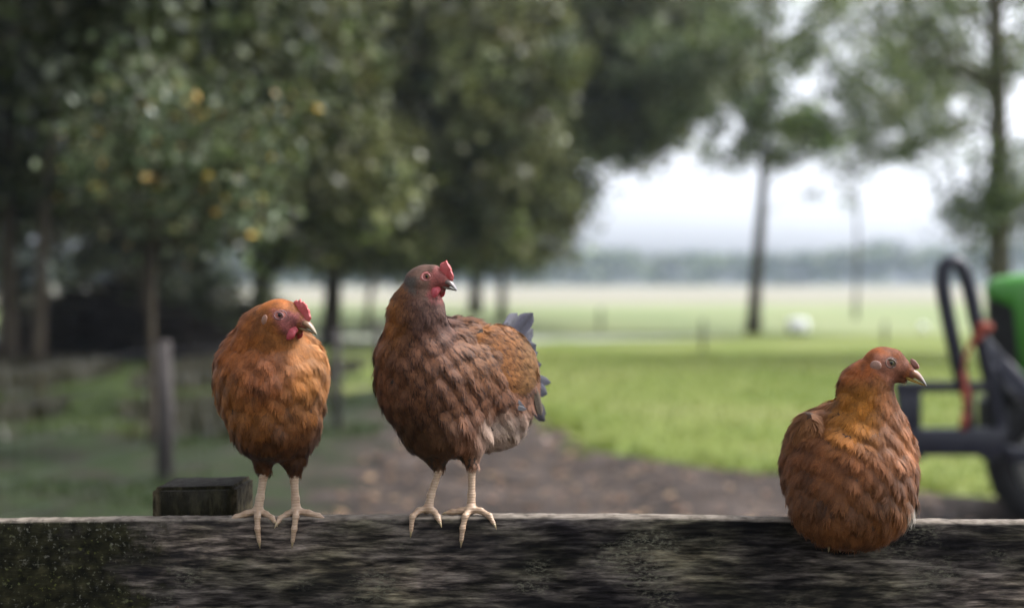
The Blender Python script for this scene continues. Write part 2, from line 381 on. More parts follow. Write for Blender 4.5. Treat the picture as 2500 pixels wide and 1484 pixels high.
# field tree in the middle distance
tree('field_tree', 'slender tree with a bent bare trunk standing alone on the meadow edge', (gx(1838, 41), 41),
     [(gx(1850, 41), 41, 2.2), (gx(1862, 41), 41, 4.0), (gx(1862, 41), 41, 6.4), (gx(1875, 41), 41, 11)], 0.19,
     [((8.4, 41.5, 8.4), (5.8, 4, 3.3), 185), ((8.6, 41, 5.9), (4.9, 3, 1.2), 100), ((12.2, 42, 6.6), (2.4, 2, 2.2), 40), ((5.4, 40, 7.0), (1.8, 2, 2.0), 34)],
     M_leafB, M_barkD, 0.10, 56, sigma=0.28, branches=34, thin=0.55)
tree('field_tree', 'pale thin trunk with a loose crown farther back, right of the lone tree', (gx(2088, 58), 58),
     [(gx(2095, 58), 58, 3), (gx(2085, 58), 58, 6), (gx(2100, 58), 58, 13)], 0.075,
     [((15.5, 58, 10.4), (6.2, 3, 3.8), 84), ((8.5, 58, 11.5), (3, 3, 3.5), 40), ((13.5, 58, 5.8), (1.6, 1.5, 1.2), 8)],
     M_leafB, M_barkG, 0.12, 50, sigma=0.34, branches=24, thin=0.6)
# big tree by the tractor
tree('roadside_tree', 'tall tree with a thick straight trunk behind the tractor', (gx(2440, 27), 27),
     [(gx(2438, 27), 27, 3), (gx(2432, 27), 27, 5.5), (gx(2405, 27), 27, 10)], 0.24,
     [((9.4, 27.5, 6.0), (2.8, 2.5, 2.8), 60), ((9.0, 27, 3.0), (0.95, 1.2, 1.2), 30), ((10.3, 27, 3.3), (1.2, 1.2, 1.7), 30), ((7.4, 27.5, 6.8), (1.4, 1.5, 1.3), 16)],
     M_leafB, M_barkG, 0.085, 50, sigma=0.30, branches=44, rtop=0.55)
# young oak close behind the left of the fence
tree('young_oak', 'young oak with pale and yellow leaves standing nearest, left of the left hen', (gx(372, 12.5), 12.5),
     [(gx(368, 12.5), 12.5, 1.2), (gx(378, 12.5), 12.5, 2.2), (gx(400, 12.5), 12.5, 3.4)], 0.045,
     [((gx(390, 12), 12.2, 2.75), (0.95, 0.8, 0.66), 95), ((gx(560, 12), 12.2, 2.3), (0.42, 0.4, 0.62), 34), ((gx(220, 12), 12.3, 2.45), (0.5, 0.5, 0.4), 16), ((gx(430, 12), 12.2, 1.95), (0.4, 0.4, 0.3), 16), ((gx(700, 12), 12.3, 2.8), (0.35, 0.3, 0.35), 9)],
     M_leafF, M_barkD, 0.044, 20, sigma=0.17, branches=50)
# shrubs closing the view under the canopy
def shrub(name, label, c, rad, k, m, size=0.07, per=60, group=None):
    root = empty(name, (c[0], c[1], 0), label, 'shrub', group)
    sm = MB()
    g = unit(rng.normal(0, 1, (k, 3))) * rng.random((k, 1)) ** 0.4
    cl = np.array([c[0], c[1], rad[2] * 0.9]) + g * np.array(rad); cl[:, 2] = np.abs(cl[:, 2]) + 0.1
    for e in cl[:14]:
        b0 = np.array([c[0] + rng.normal(0, 0.1), c[1] + rng.normal(0, 0.1), -0.02]); sm.tube([b0, (b0 + e) / 2 + rng.normal(0, 0.05, 3), e], [0.025, 0.016, 0.006], 6, False)
    sm.build('stem', M_barkD, root); link('foliage', leaf_mesh('foliage', cl, per, 0.18, size), m, root)
    return root
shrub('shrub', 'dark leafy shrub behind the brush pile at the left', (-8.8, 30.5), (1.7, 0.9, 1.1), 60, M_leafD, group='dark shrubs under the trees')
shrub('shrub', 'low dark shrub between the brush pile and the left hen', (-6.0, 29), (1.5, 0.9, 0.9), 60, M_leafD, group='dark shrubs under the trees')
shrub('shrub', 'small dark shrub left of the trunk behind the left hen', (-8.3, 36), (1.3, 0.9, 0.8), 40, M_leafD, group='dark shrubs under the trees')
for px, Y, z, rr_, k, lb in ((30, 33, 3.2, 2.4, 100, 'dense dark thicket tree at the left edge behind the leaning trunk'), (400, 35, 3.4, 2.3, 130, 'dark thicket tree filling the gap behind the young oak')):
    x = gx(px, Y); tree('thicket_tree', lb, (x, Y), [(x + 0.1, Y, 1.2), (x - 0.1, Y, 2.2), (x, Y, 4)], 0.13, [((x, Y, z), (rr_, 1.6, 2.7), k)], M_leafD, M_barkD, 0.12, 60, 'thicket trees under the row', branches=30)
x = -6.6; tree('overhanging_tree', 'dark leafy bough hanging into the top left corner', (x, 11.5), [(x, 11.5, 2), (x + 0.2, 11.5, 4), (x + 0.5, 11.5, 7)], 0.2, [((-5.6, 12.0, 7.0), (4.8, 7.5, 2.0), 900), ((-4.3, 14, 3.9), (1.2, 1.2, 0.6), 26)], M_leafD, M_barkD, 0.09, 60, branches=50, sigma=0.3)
# brush pile
bm_ = MB()
for i in range(420):
    x = rng.uniform(-9.6, -5.2); y = rng.uniform(26.0, 28.5); top = 1.5 * max(0.25, 1 - abs(x + 7.6) / 2.6); z = rng.uniform(0.03, top)
    a = rng.uniform(-0.5, 0.5); L = rng.uniform(0.3, 1.1); d = np.array([math.cos(a), rng.uniform(-0.4, 0.4), math.sin(a) * 0.7])
    c0 = np.array([x, y, max(z, abs(d[2]) * L + 0.02)]); bm_.tube([c0 - d * L, c0 + rng.normal(0, 0.04, 3), c0 + d * L], [0.03, 0.026, 0.01], 5)
tag(bm_.build('brush_pile', m_bark('brush_bark', (0.008, 0.006, 0.005), (0.028, 0.022, 0.016))), 'dark heap of cut branches under the trees at the left', 'brush pile', None, 'stuff')
# distant wood across the fields
k = 1500; cx = rng.uniform(-520, 560, k); hgt = np.array([13.5 + 5.5 * mnoise.noise(Vector((x * 0.012, 0.4, 0))) + 2.5 * mnoise.noise(Vector((x * 0.06, 3.4, 0))) for x in cx])
hgt += np.clip((cx - 60) * 0.03, 0, 3.0)
cz = hgt * rng.random(k) ** 0.6
leafs = leaf_mesh('distant_wood', np.stack([cx, rng.uniform(600, 635, k), cz], 1), 46, np.array([4.5, 4, 1.5]), 1.3)
tag(link('distant_wood', leafs, M_leafB), 'hazy line of far-off woodland along the horizon', 'woodland', None, 'stuff')

# ------------------------------------------------------------------ the wooden fence in front
mw = mat('weathered_board', (0.1, 0.1, 0.09), 0.85, 0.0, Specular_IOR_Level=0.12); n = N(mw)
v = n.pos(); X, Yc, Z = n.xyz(v)
wob = n.noise(n.pos((3, 3, 10)), 1.5, 3)
vv = n.new('ShaderNodeVectorMath'); vv.operation = 'MULTIPLY_ADD'
cmb = n.new('ShaderNodeCombineXYZ'); n.l(wob, cmb.inputs[2])
n.l(cmb.outputs[0], vv.inputs[0]); vv.inputs[1].default_value = (0, 0, 0.010); n.l(v, vv.inputs[2])
mpg = n.new('ShaderNodeMapping'); mpg.inputs['Scale'].default_value = (17, 40, 120); n.l(vv.outputs[0], mpg.inputs[0])
mpg2 = n.new('ShaderNodeMapping'); mpg2.inputs['Scale'].default_value = (34, 60, 260); n.l(vv.outputs[0], mpg2.inputs[0])
gr = n.noise(mpg.outputs[0], 1.0, 5, 0.62); gr2 = n.noise(mpg2.outputs[0], 1.0, 3, 0.6)
wood = n.ramp(gr, [(0.34, (0.010, 0.009, 0.009)), (0.44, (0.050, 0.043, 0.038)), (0.54, (0.14, 0.121, 0.107)), (0.68, (0.30, 0.262, 0.23))])
wood = n.mix(n.ramp(gr2, [(0.35, 0.85), (0.6, 0.0)]), wood, n.mix(1.0, wood, (0.35, 0.35, 0.36), 'MULTIPLY'))
dk = n.noise(n.pos((4.2, 8, 13)), 1.0, 5, 0.65, 0.4)
wood = n.mix(n.ramp(dk, [(0.47, 0.0), (0.58, 0.88)]), wood, n.mix(0.12, (0.007, 0.007, 0.009), wood))
wood = n.mix(1.0, wood, n.ramp(n.noise(n.pos((2.6, 5, 7)), 1.0, 4, 0.6, 0.6), [(0.36, (0.16, 0.16, 0.19)), (0.50, (0.75, 0.74, 0.72)), (0.62, (1.35, 1.26, 1.18))]), 'MULTIPLY')
grn = n.noise(n.pos((4, 4, 9)), 1.3, 3)
wood = n.mix(n.ramp(grn, [(0.45, 0.0), (0.62, 0.45)]), wood, n.mix(1.0, wood, (0.9, 1.0, 0.55), 'MULTIPLY'))
lch = n.math('MULTIPLY', n.ramp(n.noise(n.pos((7, 7, 12)), 1.0, 2), [(0.55, 0.0), (0.66, 1.0)]), n.ramp(n.noise(n.pos((60, 60, 150)), 1.6, 4, 0.7), [(0.48, 0.0), (0.66, 0.85)]))
wood = n.mix(lch, wood, (0.15, 0.145, 0.105))
# mossy end with pale lichen dots
moss = n.ramp(n.noise(v, 60, 4), [(0.35, (0.005, 0.005, 0.003)), (0.6, (0.020, 0.019, 0.009)), (0.75, (0.045, 0.042, 0.020))])
d1 = n.vor(v, 95); d2 = n.vor(v, 170)
cell = n.noise(v, 40, 1)
spot = n.math('MAXIMUM', n.ramp(n.noise(n.pos((1, 1, 1.1)), 150, 2, 0.6), [(0.60, 0.0), (0.68, 0.9)]), n.math('MULTIPLY', n.ramp(n.noise(v, 75, 3, 0.7), [(0.60, 0.0), (0.70, 0.8)]), n.ramp(cell, [(0.44, 0.0), (0.54, 1.0)])))
moss = n.mix(n.math('MULTIPLY', spot, 0.6), moss, n.mix(n.ramp(n.noise(v, 25, 1), [(0.5, 0.0), (0.65, 1.0)]), (0.18, 0.175, 0.14), (0.12, 0.13, 0.03)))
XE = gx(370, 2.18)
lm = n.math('MULTIPLY', n.math('SUBTRACT', XE, n.math('ADD', X, n.math('MULTIPLY', n.math('SUBTRACT', n.noise(n.pos((1, 1, 1)), 7, 6, 0.7), 0.5), 0.55))), 14, True)
base = n.mix(lm, wood, moss)
# bleached top edge
gN = n.new('ShaderNodeNewGeometry'); nz = n.xyz(gN.outputs['Normal'])[2]
tp = n.math('MULTIPLY', n.ramp(nz, [(0.35, 0.0), (0.75, 1.0)]), n.ramp(n.noise(n.pos((60, 60, 60)), 1.0, 3), [(0.28, 0.35), (0.5, 1.0)]))
base = n.mix(tp, base, n.ramp(gr2, [(0.3, (0.085, 0.070, 0.056)), (0.6, (0.20, 0.172, 0.142))]))
n.base(base)
h = n.math('ADD', n.math('MULTIPLY', gr, 1.0), n.math('MULTIPLY', gr2, 0.6)); n.bump(h, 0.7, 0.0018)
mpz = mat('post_wood', (0.08, 0.08, 0.05), 0.9, 0.0, Specular_IOR_Level=0.1); n = N(mpz); v = n.pos()
c = n.ramp(n.noise(n.pos((22, 22, 6)), 2.2, 6, 0.7), [(0.36, (0.004, 0.004, 0.002)), (0.52, (0.010, 0.009, 0.004)), (0.68, (0.034, 0.031, 0.016))])
g_ = n.new('ShaderNodeNewGeometry'); 
px_ = n.xyz(v)[0]; ex_ = n.math('ABSOLUTE', n.math('SUBTRACT', px_, (gx(377, 2.25) + gx(583, 2.25)) / 2))
em = n.math('MULTIPLY', n.math('MULTIPLY', n.math('SUBTRACT', ex_, 0.054), 120, True), n.ramp(n.noise(v, 70, 4), [(0.4, 0.2), (0.6, 0.8)]))
c = n.mix(em, c, (0.085, 0.068, 0.040))
nz = n.xyz(g_.outputs['Normal'])[2]
c = n.mix(n.ramp(nz, [(0.6, 0.0), (0.9, 0.8)]), c, n.ramp(n.noise(v, 90, 4), [(0.3, (0.02, 0.018, 0.016)), (0.7, (0.065, 0.06, 0.052))]))
n.base(c); n.bump(n.noise(n.pos((22, 22, 6)), 2.2, 6, 0.7), 1.0, 0.008)
def top_z(x):      # the worn top edge of the board
    px = x / 2.18 * FD + 1250
    y = np.interp(px, [-700, 0, 400, 800, 1250, 1500, 1900, 2250, 2500, 3200], [1276, 1271, 1267, 1264, 1260, 1261, 1268, 1273, 1275, 1282])
    return 1.46 - (y - 690) / FD * 2.18
fence = empty('wooden_fence', (0, 2.2, 0), 'weathered grey board fence in front that the three hens perch on', 'fence')
nx = 1000; xs = np.linspace(-1.55, 1.55, nx); prof = []
T0, T1 = 2.18, 2.213
# cross-section (y, dz below top)
sec = [(T0, -0.235), (T0, -0.16), (T0, -0.10), (T0, -0.05), (T0, -0.02), (T0 + 0.0005, -0.006), (T0 + 0.003, -0.0015), (T0 + 0.009, 0.0), (T0 + 0.02, 0.0005), (T1 - 0.01, 0.0), (T1 - 0.002, -0.003), (T1, -0.01), (T1, -0.235)]
V = np.zeros((nx, len(sec), 3))
for i, x in enumerate(xs):
    for j, (y, dz) in enumerate(sec):
        a = mnoise.noise(Vector((x * 30, j * 0.7, 1.0))) + 0.7 * mnoise.noise(Vector((x * 110, j * 1.7, 4.0)))
        amp = 0.0012 if 4 <= j <= 10 else 0.0005
        b = mnoise.noise(Vector((x * 5, j * 0.3, 7.0))) * 0.0012
        V[i, j] = (x, y + a * amp * (1 if j < 7 else -1) * 0.8, top_z(x) + dz + (a * amp if j >= 4 and j < 12 else 0) + b)
m_ = len(sec); Q = []
ii, jj = np.meshgrid(np.arange(nx - 1), np.arange(m_), indexing='ij'); j2 = (jj + 1) % m_
Q = np.stack([ii * m_ + jj, (ii + 1) * m_ + jj, (ii + 1) * m_ + j2, ii * m_ + j2], -1).reshape(-1, 4)
me = np_mesh('board', V.reshape(-1, 3), [Q, np.array([list(range(m_))[::-1], [(nx - 1) * m_ + j for j in range(m_)]])])
board = link('board', me, mw, fence)
def post(x0, x1, y0, y1, zt, rot=0.0, drop=0.0):
    bm = bmesh.new(); bmesh.ops.create_cube(bm, size=1)
    for v_ in bm.verts:
        v_.co.x *= (x1 - x0); v_.co.y *= (y1 - y0); v_.co.z = (v_.co.z + 0.5) * (zt + 0.3) - 0.3
        if v_.co.z > 0.5: v_.co.z += drop * (v_.co.x / (x1 - x0))
    bmesh.ops.bevel(bm, geom=bm.edges[:], offset=0.006, segments=3, affect='EDGES')
    for _ in range(3): bmesh.ops.subdivide_edges(bm, edges=[e for e in bm.edges if e.calc_length() > 0.02], cuts=1, use_grid_fill=True)
    for v_ in bm.verts:
        q = v_.co * 30; v_.co += v_.normal * 0.0018 * mnoise.noise(q) + v_.normal * 0.001 * mnoise.noise(q * 3)
    bmesh.ops.rotate(bm, verts=bm.verts, cent=(0, 0, 0), matrix=Matrix.Rotation(rot, 3, 'Z'))
    bmesh.ops.translate(bm, verts=bm.verts, vec=((x0 + x1) / 2, (y0 + y1) / 2, 0))
    for f in bm.faces: f.smooth = True
    me = bpy.data.meshes.new('post'); bm.to_mesh(me); bm.free(); return link('post', me, mpz, fence)
post(gx(377, 2.25), gx(583, 2.25), 2.236, 2.36, 1.138, R(-3), 0.004)
post(1.28, 1.41, 2.236, 2.35, 1.10)
m_nail = mat('rusty_nail', (0.06, 0.04, 0.03), 0.6, 0.5)
for x, z in ((gx(430, 2.18), 0.96), (gx(520, 2.18), 0.955)):
    q = MB(); q.ball((x, 2.179, z), (0.004, 0.002, 0.004)); q.build('nail', m_nail, fence)

# ------------------------------------------------------------------ wire fence and other things of the yard
m_fp = m_bark('old_post_wood', (0.035, 0.031, 0.03), (0.075, 0.067, 0.063))
m_wire = mat('galvanised_wire', (0.16, 0.16, 0.17), 0.45, 0.8)
wf = empty('wire_fence', (-2.5, 10.3, 0), 'sagging wire netting fence on old wooden posts at the left', 'fence')
FP = [(gx(400, 10.3), 10.3, 0.062, 1.04), (gx(822, 14), 14, 0.04, 1.0), (gx(925, 17.5), 17.5, 0.05, 1.0), (gx(1010, 21), 21, 0.05, 1.0)]
for (x, y, r, hh) in FP:
    t_ = MB(); t_.tube([(x, y, -0.1), (x + 0.01, y, hh * 0.5), (x - 0.01, y, hh)], [r * 1.05, r, r * 0.95], 12); t_.build('post', m_fp, wf)
FP2 = [(-3.6, 5.2)] + [(a, b) for a, b, _, _ in FP]
t_ = MB(); t_.tube([(-3.6, 5.2, -0.1), (-3.6, 5.2, 1.04)], 0.06, 12); t_.build('post', m_fp, wf)
net = MB()
for i in range(len(FP2) - 1):
    a = np.array(FP2[i]); b = np.array(FP2[i + 1])
    for z in np.linspace(0.12, 0.98, 5):
        u = np.linspace(0, 1, 7); net.tube([(*(a + (b - a) * t), z - 0.04 * math.sin(t * math.pi)) for t in u], 0.0013, 4, False)
    L = np.linalg.norm(b - a)
    for t in np.arange(0.06, 1, 0.15 / L):
        q = a + (b - a) * t; s_ = 0.04 * math.sin(t * math.pi); net.tube([(*q, 0.06 - s_), (*q, 0.99 - s_)], 0.0010, 4, False)
net.build('netting', m_wire, wf)
GP = 'thin stakes standing along the meadow edge'
def stake(px, pt, pb, r, label):
    x, y = G(px, pb); zt = 1.46 - (pt - 690) / FD * y
    t_ = MB(); t_.tube([(x, y, -0.05), (x, y, zt * 0.6), (x + 0.01, y, zt)], [r, r, r * 0.8], 8)
    o = t_.build('fence_stake', m_fp, None, (x, y, 0)); tag(o, label, 'stake', GP); return o
stake(1466, 752, 806, 0.05, 'grey stake above the pale track, leftmost of the three meadow stakes')
stake(1716, 778, 862, 0.035, 'grey stake on the lawn left of the lone tree')
stake(2160, 784, 838, 0.04, 'grey stake right of the white bale')
# white wrapped things on the meadow
mwh = mat('white_wrap', (0.88, 0.88, 0.88), 0.45); n = N(mwh); n.bump(n.noise(n.pos(), 18, 4), 0.5, 0.02)
def bale(px, py, wpx, hpx, label):
    Y = 40.0 if wpx > 30 else 43; x = gx(px, Y); r = hpx / FD * Y / 2; L = wpx / FD * Y / 2
    b = MB(); u = np.linspace(-1, 1, 9)
    b.tube([(x + L * t, Y, r) for t in u], [r * (0.82 + 0.18 * math.sqrt(max(0, 1 - abs(t) ** 6))) for t in u], 20)
    root = empty('wrapped_bale', (x, Y, 0), label, 'bale', 'white bales on the meadow')
    b.build('wrap', mwh, root)
    k = MB()
    for t in (-0.35, 0.35): k.tube([(x + L * t - 0.006, Y, r), (x + L * t + 0.006, Y, r)], r * 1.012, 20, False)
    k.build('twine', mat('twine', (0.55, 0.55, 0.5), 0.8), root)
bale(1948, 812, 48, 40, 'larger white wrapped bale right of the lone tree')
bale(2253, 810, 15, 18, 'small white bale between the perched hen and the tractor')

# ------------------------------------------------------------------ tractor with front loader
mk_blk = mat('loader_paint', (0.018, 0.020, 0.032), 0.42); n = N(mk_blk); f = n.noise(n.pos(), 9, 5)
n.base(n.ramp(f, [(0.4, (0.004, 0.005, 0.014)), (0.7, (0.010, 0.011, 0.022))])); n.l(n.ramp(f, [(0.3, 0.35), (0.7, 0.6)]), n.b.inputs['Roughness'])
mk_grn = mat('tractor_green', (0.05, 0.22, 0.03), 0.35); n = N(mk_grn)
n.base(n.ramp(n.noise(n.pos(), 7, 5), [(0.4, (0.055, 0.24, 0.028)), (0.75, (0.08, 0.22, 0.05))]))
mk_grl = mat('grille_black', (0.008, 0.009, 0.008), 0.5); n = N(mk_grl); n.bump(n.vor(n.pos((1, 1, 2)), 60), 0.8, 0.01)
mk_tyre = mat('tyre_rubber', (0.012, 0.012, 0.012), 0.8); n = N(mk_tyre); n.bump(n.noise(n.pos(), 40, 4), 0.4, 0.005)
mk_rim = mat('rim_paint', (0.6, 0.6, 0.55), 0.5)
mk_gls = mat('cab_glass', (0.02, 0.025, 0.025), 0.08)
mk_str = mat('orange_strap', (0.22, 0.035, 0.014), 0.7)
mk_sil = mat('grey_steel', (0.14, 0.14, 0.16), 0.45, 0.6)
a_ = R(-17); F_ = np.array([-math.cos(a_), -math.sin(a_), 0]); L_ = np.array([math.sin(a_), -math.cos(a_), 0]); U_ = np.array([0, 0, 1.0])
ORG = np.array([3.366, 8.83, 0])     # ground point between the front wheels
def T(f, l, z): return ORG + F_ * f + L_ * l + U_ * z
AX = [F_, L_, U_]
trc = empty('tractor', tuple(ORG), 'green tractor with a dark front loader frame at the right edge', 'tractor')
def loft(m_b, secs):
    """secs: list of rings (equal count) -> closed loft"""
    k = len(secs[0]); V = np.concatenate(secs); Q = []
    for i in range(len(secs) - 1):
        for j in range(k):
            j2 = (j + 1) % k; Q.append((i * k + j, i * k + j2, (i + 1) * k + j2, (i + 1) * k + j))
    c0 = np.mean(secs[0], 0); c1 = np.mean(secs[-1], 0); V = np.concatenate([V, [c0], [c1]]); a = len(V) - 2
    T3 = [(a, (j + 1) % k, j) for j in range(k)] + [(a + 1, (len(secs) - 1) * k + j, (len(secs) - 1) * k + (j + 1) % k) for j in range(k)]
    m_b.add(V, Q, T3)
def hood_ring(f, hw, z0, z1, rc=0.14):
    pts = [(-hw, z0)]
    for t in np.linspace(0, 1, 6): pts.append((-hw + rc * (1 - math.cos(t * math.pi / 2)), z1 - rc + rc * math.sin(t * math.pi / 2)))
    for t in np.linspace(1, 0, 6): pts.append((hw - rc * (1 - math.cos(t * math.pi / 2)), z1 - rc + rc * math.sin(t * math.pi / 2)))
    pts.append((hw, z0))
    return np.array([T(f, l, z) for l, z in pts])
hd = MB(); loft(hd, [hood_ring(0.405, 0.24, 1.37, 1.43, 0.03), hood_ring(0.39, 0.275, 1.36, 1.47, 0.07), hood_ring(0.34, 0.29, 1.35, 1.495, 0.08), hood_ring(0.25, 0.30, 1.31, 1.51, 0.08), hood_ring(0.20, 0.302, 0.80, 1.515, 0.08), hood_ring(-0.2, 0.31, 0.70, 1.54, 0.09), hood_ring(-0.95, 0.33, 0.70, 1.57, 0.1)])
hd.build('hood', mk_grn, trc)
gl = MB(); loft(gl, [hood_ring(0.395, 0.20, 0.62, 1.40, 0.05), hood_ring(0.375, 0.26, 0.60, 1.41, 0.06), hood_ring(0.20, 0.282, 0.60, 1.42, 0.06), hood_ring(-0.3, 0.285, 0.60, 1.42, 0.06)])
gl.build('grille', mk_grl, trc)
m_hl = mat('headlight_glass', (0.3, 0.3, 0.3), 0.1)
for s in (-1, 1): lt = MB(); lt.ball(T(0.395, s * 0.12, 1.18), (0.02, 0.05, 0.03), AX); lt.build('headlight', m_hl, trc)
ch = MB(); ch.box(T(-0.5, 0, 0.62), (1.9, 0.42, 0.24), AX); ch.box(T(0, 0, 0.42), (0.16, 0.95, 0.12), AX); ch.box(T(-1.75, 0, 0.62), (0.7, 0.5, 0.5), AX); ch.build('chassis', mk_grl, trc, bevel=0.02)
def wheel(f, l, R0, wd):
    w_ = MB(); th = np.linspace(0, 2 * math.pi, 41)
    prof = [(-wd * .5, R0 * .62), (-wd * .52, R0 * .8), (-wd * .45, R0 * .95), (-wd * .2, R0 * .985), (wd * .2, R0 * .985), (wd * .45, R0 * .95), (wd * .52, R0 * .8), (wd * .5, R0 * .62)]
    V = np.array([[T(f + math.cos(t) * r, l + dl, R0 + math.sin(t) * r) for dl, r in prof] for t in th[:-1]]); k = len(prof)
    Q = [(i * k + j, ((i + 1) % 40) * k + j, ((i + 1) % 40) * k + (j + 1) % k, i * k + (j + 1) % k) for i in range(40) for j in range(k)]
    w_.add(V.reshape(-1, 3), Q)
    for i in range(36):
        t = i / 36 * 2 * math.pi; s = 1 if i % 2 else -1
        e1 = F_ * math.cos(t) + U_ * math.sin(t); e2 = -F_ * math.sin(t) + U_ * math.cos(t)
        ax1 = unit(L_ * 0.8 + e2 * 0.6 * s); w_.box(T(f, l + s * wd * 0.24, R0) + e1 * R0 * 0.975, (wd * 0.62, R0 * 0.07, R0 * 0.06), [ax1, np.cross(e1, ax1), e1])
    ty = empty('wheel', tuple(T(f, l, R0)), None, None); ty.parent = trc; ty.location = Vector(T(f, l, R0) - ORG)
    w_.build('tyre', mk_tyre, ty)
    r_ = MB(); secs = [np.array([T(f + math.cos(t) * r, l + dl, R0 + math.sin(t) * r) for t in th[:-1]]) for dl, r in ((-wd * .42, R0 * .63), (-wd * .3, R0 * .55), (-wd * .1, R0 * .5), (wd * .1, R0 * .5), (wd * .3, R0 * .55), (wd * .42, R0 * .63))]
    loft(r_, secs); r_.build('rim', mk_rim, ty)
for l in (-0.5, 0.5): wheel(0, l, 0.41, 0.24)
for l in (-0.62, 0.62): wheel(-1.75, l, 0.62, 0.36)
for s in (-1, 1):
    fd = MB()
    u = np.linspace(0.15, math.pi * 0.9, 9)
    for i in range(8):
        m1 = (u[i] + u[i + 1]) / 2; fd.box(T(-1.75 + math.cos(m1) * 0.7, s * 0.62, 0.62 + math.sin(m1) * 0.7), (0.24, 0.36, 0.03), [-F_ * math.sin(m1) + U_ * math.cos(m1), L_, F_ * math.cos(m1) + U_ * math.sin(m1)])
    fd.build('fender', mk_grn, trc)
cb = MB()
for f, l in ((-1.0, 0.5), (-1.0, -0.5), (-2.1, 0.5), (-2.1, -0.5)): cb.box(T(f, l, 1.55), (0.06, 0.06, 1.3), AX)
cb.box(T(-1.55, 0, 2.24), (1.35, 1.16, 0.1), AX); cb.build('cab_frame', mk_grl, trc, bevel=0.01)
gg = MB()
for l in (0.5, -0.5): gg.box(T(-1.55, l, 1.6), (1.02, 0.012, 1.1), AX)
for f in (-1.0, -2.1): gg.box(T(f, 0, 1.6), (0.012, 0.92, 1.1), AX)
gg.build('cab_window', mk_gls, trc)
st = MB(); st.box(T(-1.7, 0, 0.98), (0.45, 0.45, 0.12), AX); st.box(T(-1.93, 0, 1.25), (0.1, 0.42, 0.5), AX); st.build('seat', mk_grl, trc, bevel=0.03)
# loader arms and the dark quick-attach frame, as seen at about 8 m
YL = 7.9
def Q8(px, py, dy=0.0): return P(px, py, YL + dy)
def bar(mb, p, q, wd, dp, dy=0.0, dy2=None):
    a = Q8(*p, dy); b = Q8(*q, dy if dy2 is None else dy2); t = unit(b - a); s = unit(np.cross(t, [0, 1, 0.0])); d = np.cross(s, t)
    mb.box((a + b) / 2, (np.linalg.norm(b - a), wd, dp), [t, s, d])
ar = MB()
bar(ar, (2385, 815), (2448, 893), 0.075, 0.07, 0.05, 0.0); bar(ar, (2440, 885), (2560, 1010), 0.09, 0.07, 0.0, -0.12); bar(ar, (2550, 1000), (2800, 930), 0.09, 0.07, -0.12, 0.05)
ar.build('loader_arm', mk_blk, trc, bevel=0.012)
ar = MB(); bar(ar, (2420, 850), (2470, 905), 0.07, 0.07, 1.05, 1.05); bar(ar, (2460, 895), (2580, 990), 0.08, 0.07, 1.05, 1.05); ar.build('loader_arm', mk_blk, trc, bevel=0.012)
cyl = MB(); cyl.tube([Q8(2428, 890, -0.02), Q8(2458, 935, -0.03), Q8(2459, 937, -0.03), Q8(2590, 1050, -0.08)], [0.016, 0.016, 0.03, 0.03], 12); cyl.build('hydraulic_cylinder', mk_sil, trc)
lp = MB()
def loop(dy, dx=0):
    c = [(2356, 955), (2340, 890), (2322, 810), (2308, 740), (2300, 690), (2303, 655), (2318, 637), (2338, 640), (2354, 662), (2366, 700), (2380, 765), (2392, 815), (2412, 900), (2432, 990), (2450, 1075)]
    u = np.linspace(0, len(c) - 1, 40); cc = np.stack([np.interp(u, range(len(c)), [q[j] for q in c]) for j in (0, 1)], 1)
    lp.tube([Q8(x + dx, y, dy) for x, y in cc], 0.042, 10, ry=1.0)
loop(0.0); lp.build('guard_loop', mk_blk, trc)
fr = MB()
bar(fr, (2185, 944), (2440, 944), 0.062, 0.06); bar(fr, (2228, 950), (2228, 1060), 0.095, 0.05); bar(fr, (2214, 1078), (2452, 1078), 0.15, 0.10)
bar(fr, (2196, 944), (2215, 1100), 0.05, 0.05); bar(fr, (2452, 1108), (2640, 1112), 0.085, 0.10, 0.02, 0.12)
bar(fr, (2366, 955), (2372, 1050), 0.05, 0.05)
for py in (1100,):
    for px in (2240, 2420):   # fork tines pointing away from the tractor
        a = Q8(px, py, 0.02); fr.box(a + F_ * 0.0 + np.array([-0.02, -0.02, -0.02]), (0.09, 0.10, 0.05))
fr.build('carriage_frame', mk_blk, trc, bevel=0.01)
s_ = MB()
cc = [(2412, 790), (2396, 812), (2372, 838), (2360, 862), (2352, 905), (2360, 960), (2358, 1010), (2352, 1050)]
for i in range(len(cc) - 1): bar(s_, cc[i], cc[i + 1], (0.05, 0.045, 0.028, 0.018, 0.030, 0.034, 0.04)[i], 0.012, -0.06)
s_.ball(Q8(2404, 800, -0.05), (0.05, 0.03, 0.035)); s_.ball(Q8(2358, 960, -0.06), (0.03, 0.02, 0.03))
tag(s_.build('strap', mk_str, None, tuple(Q8(2358, 1050, -0.06))), 'orange-red ratchet strap hanging over the dark loader frame', 'strap')

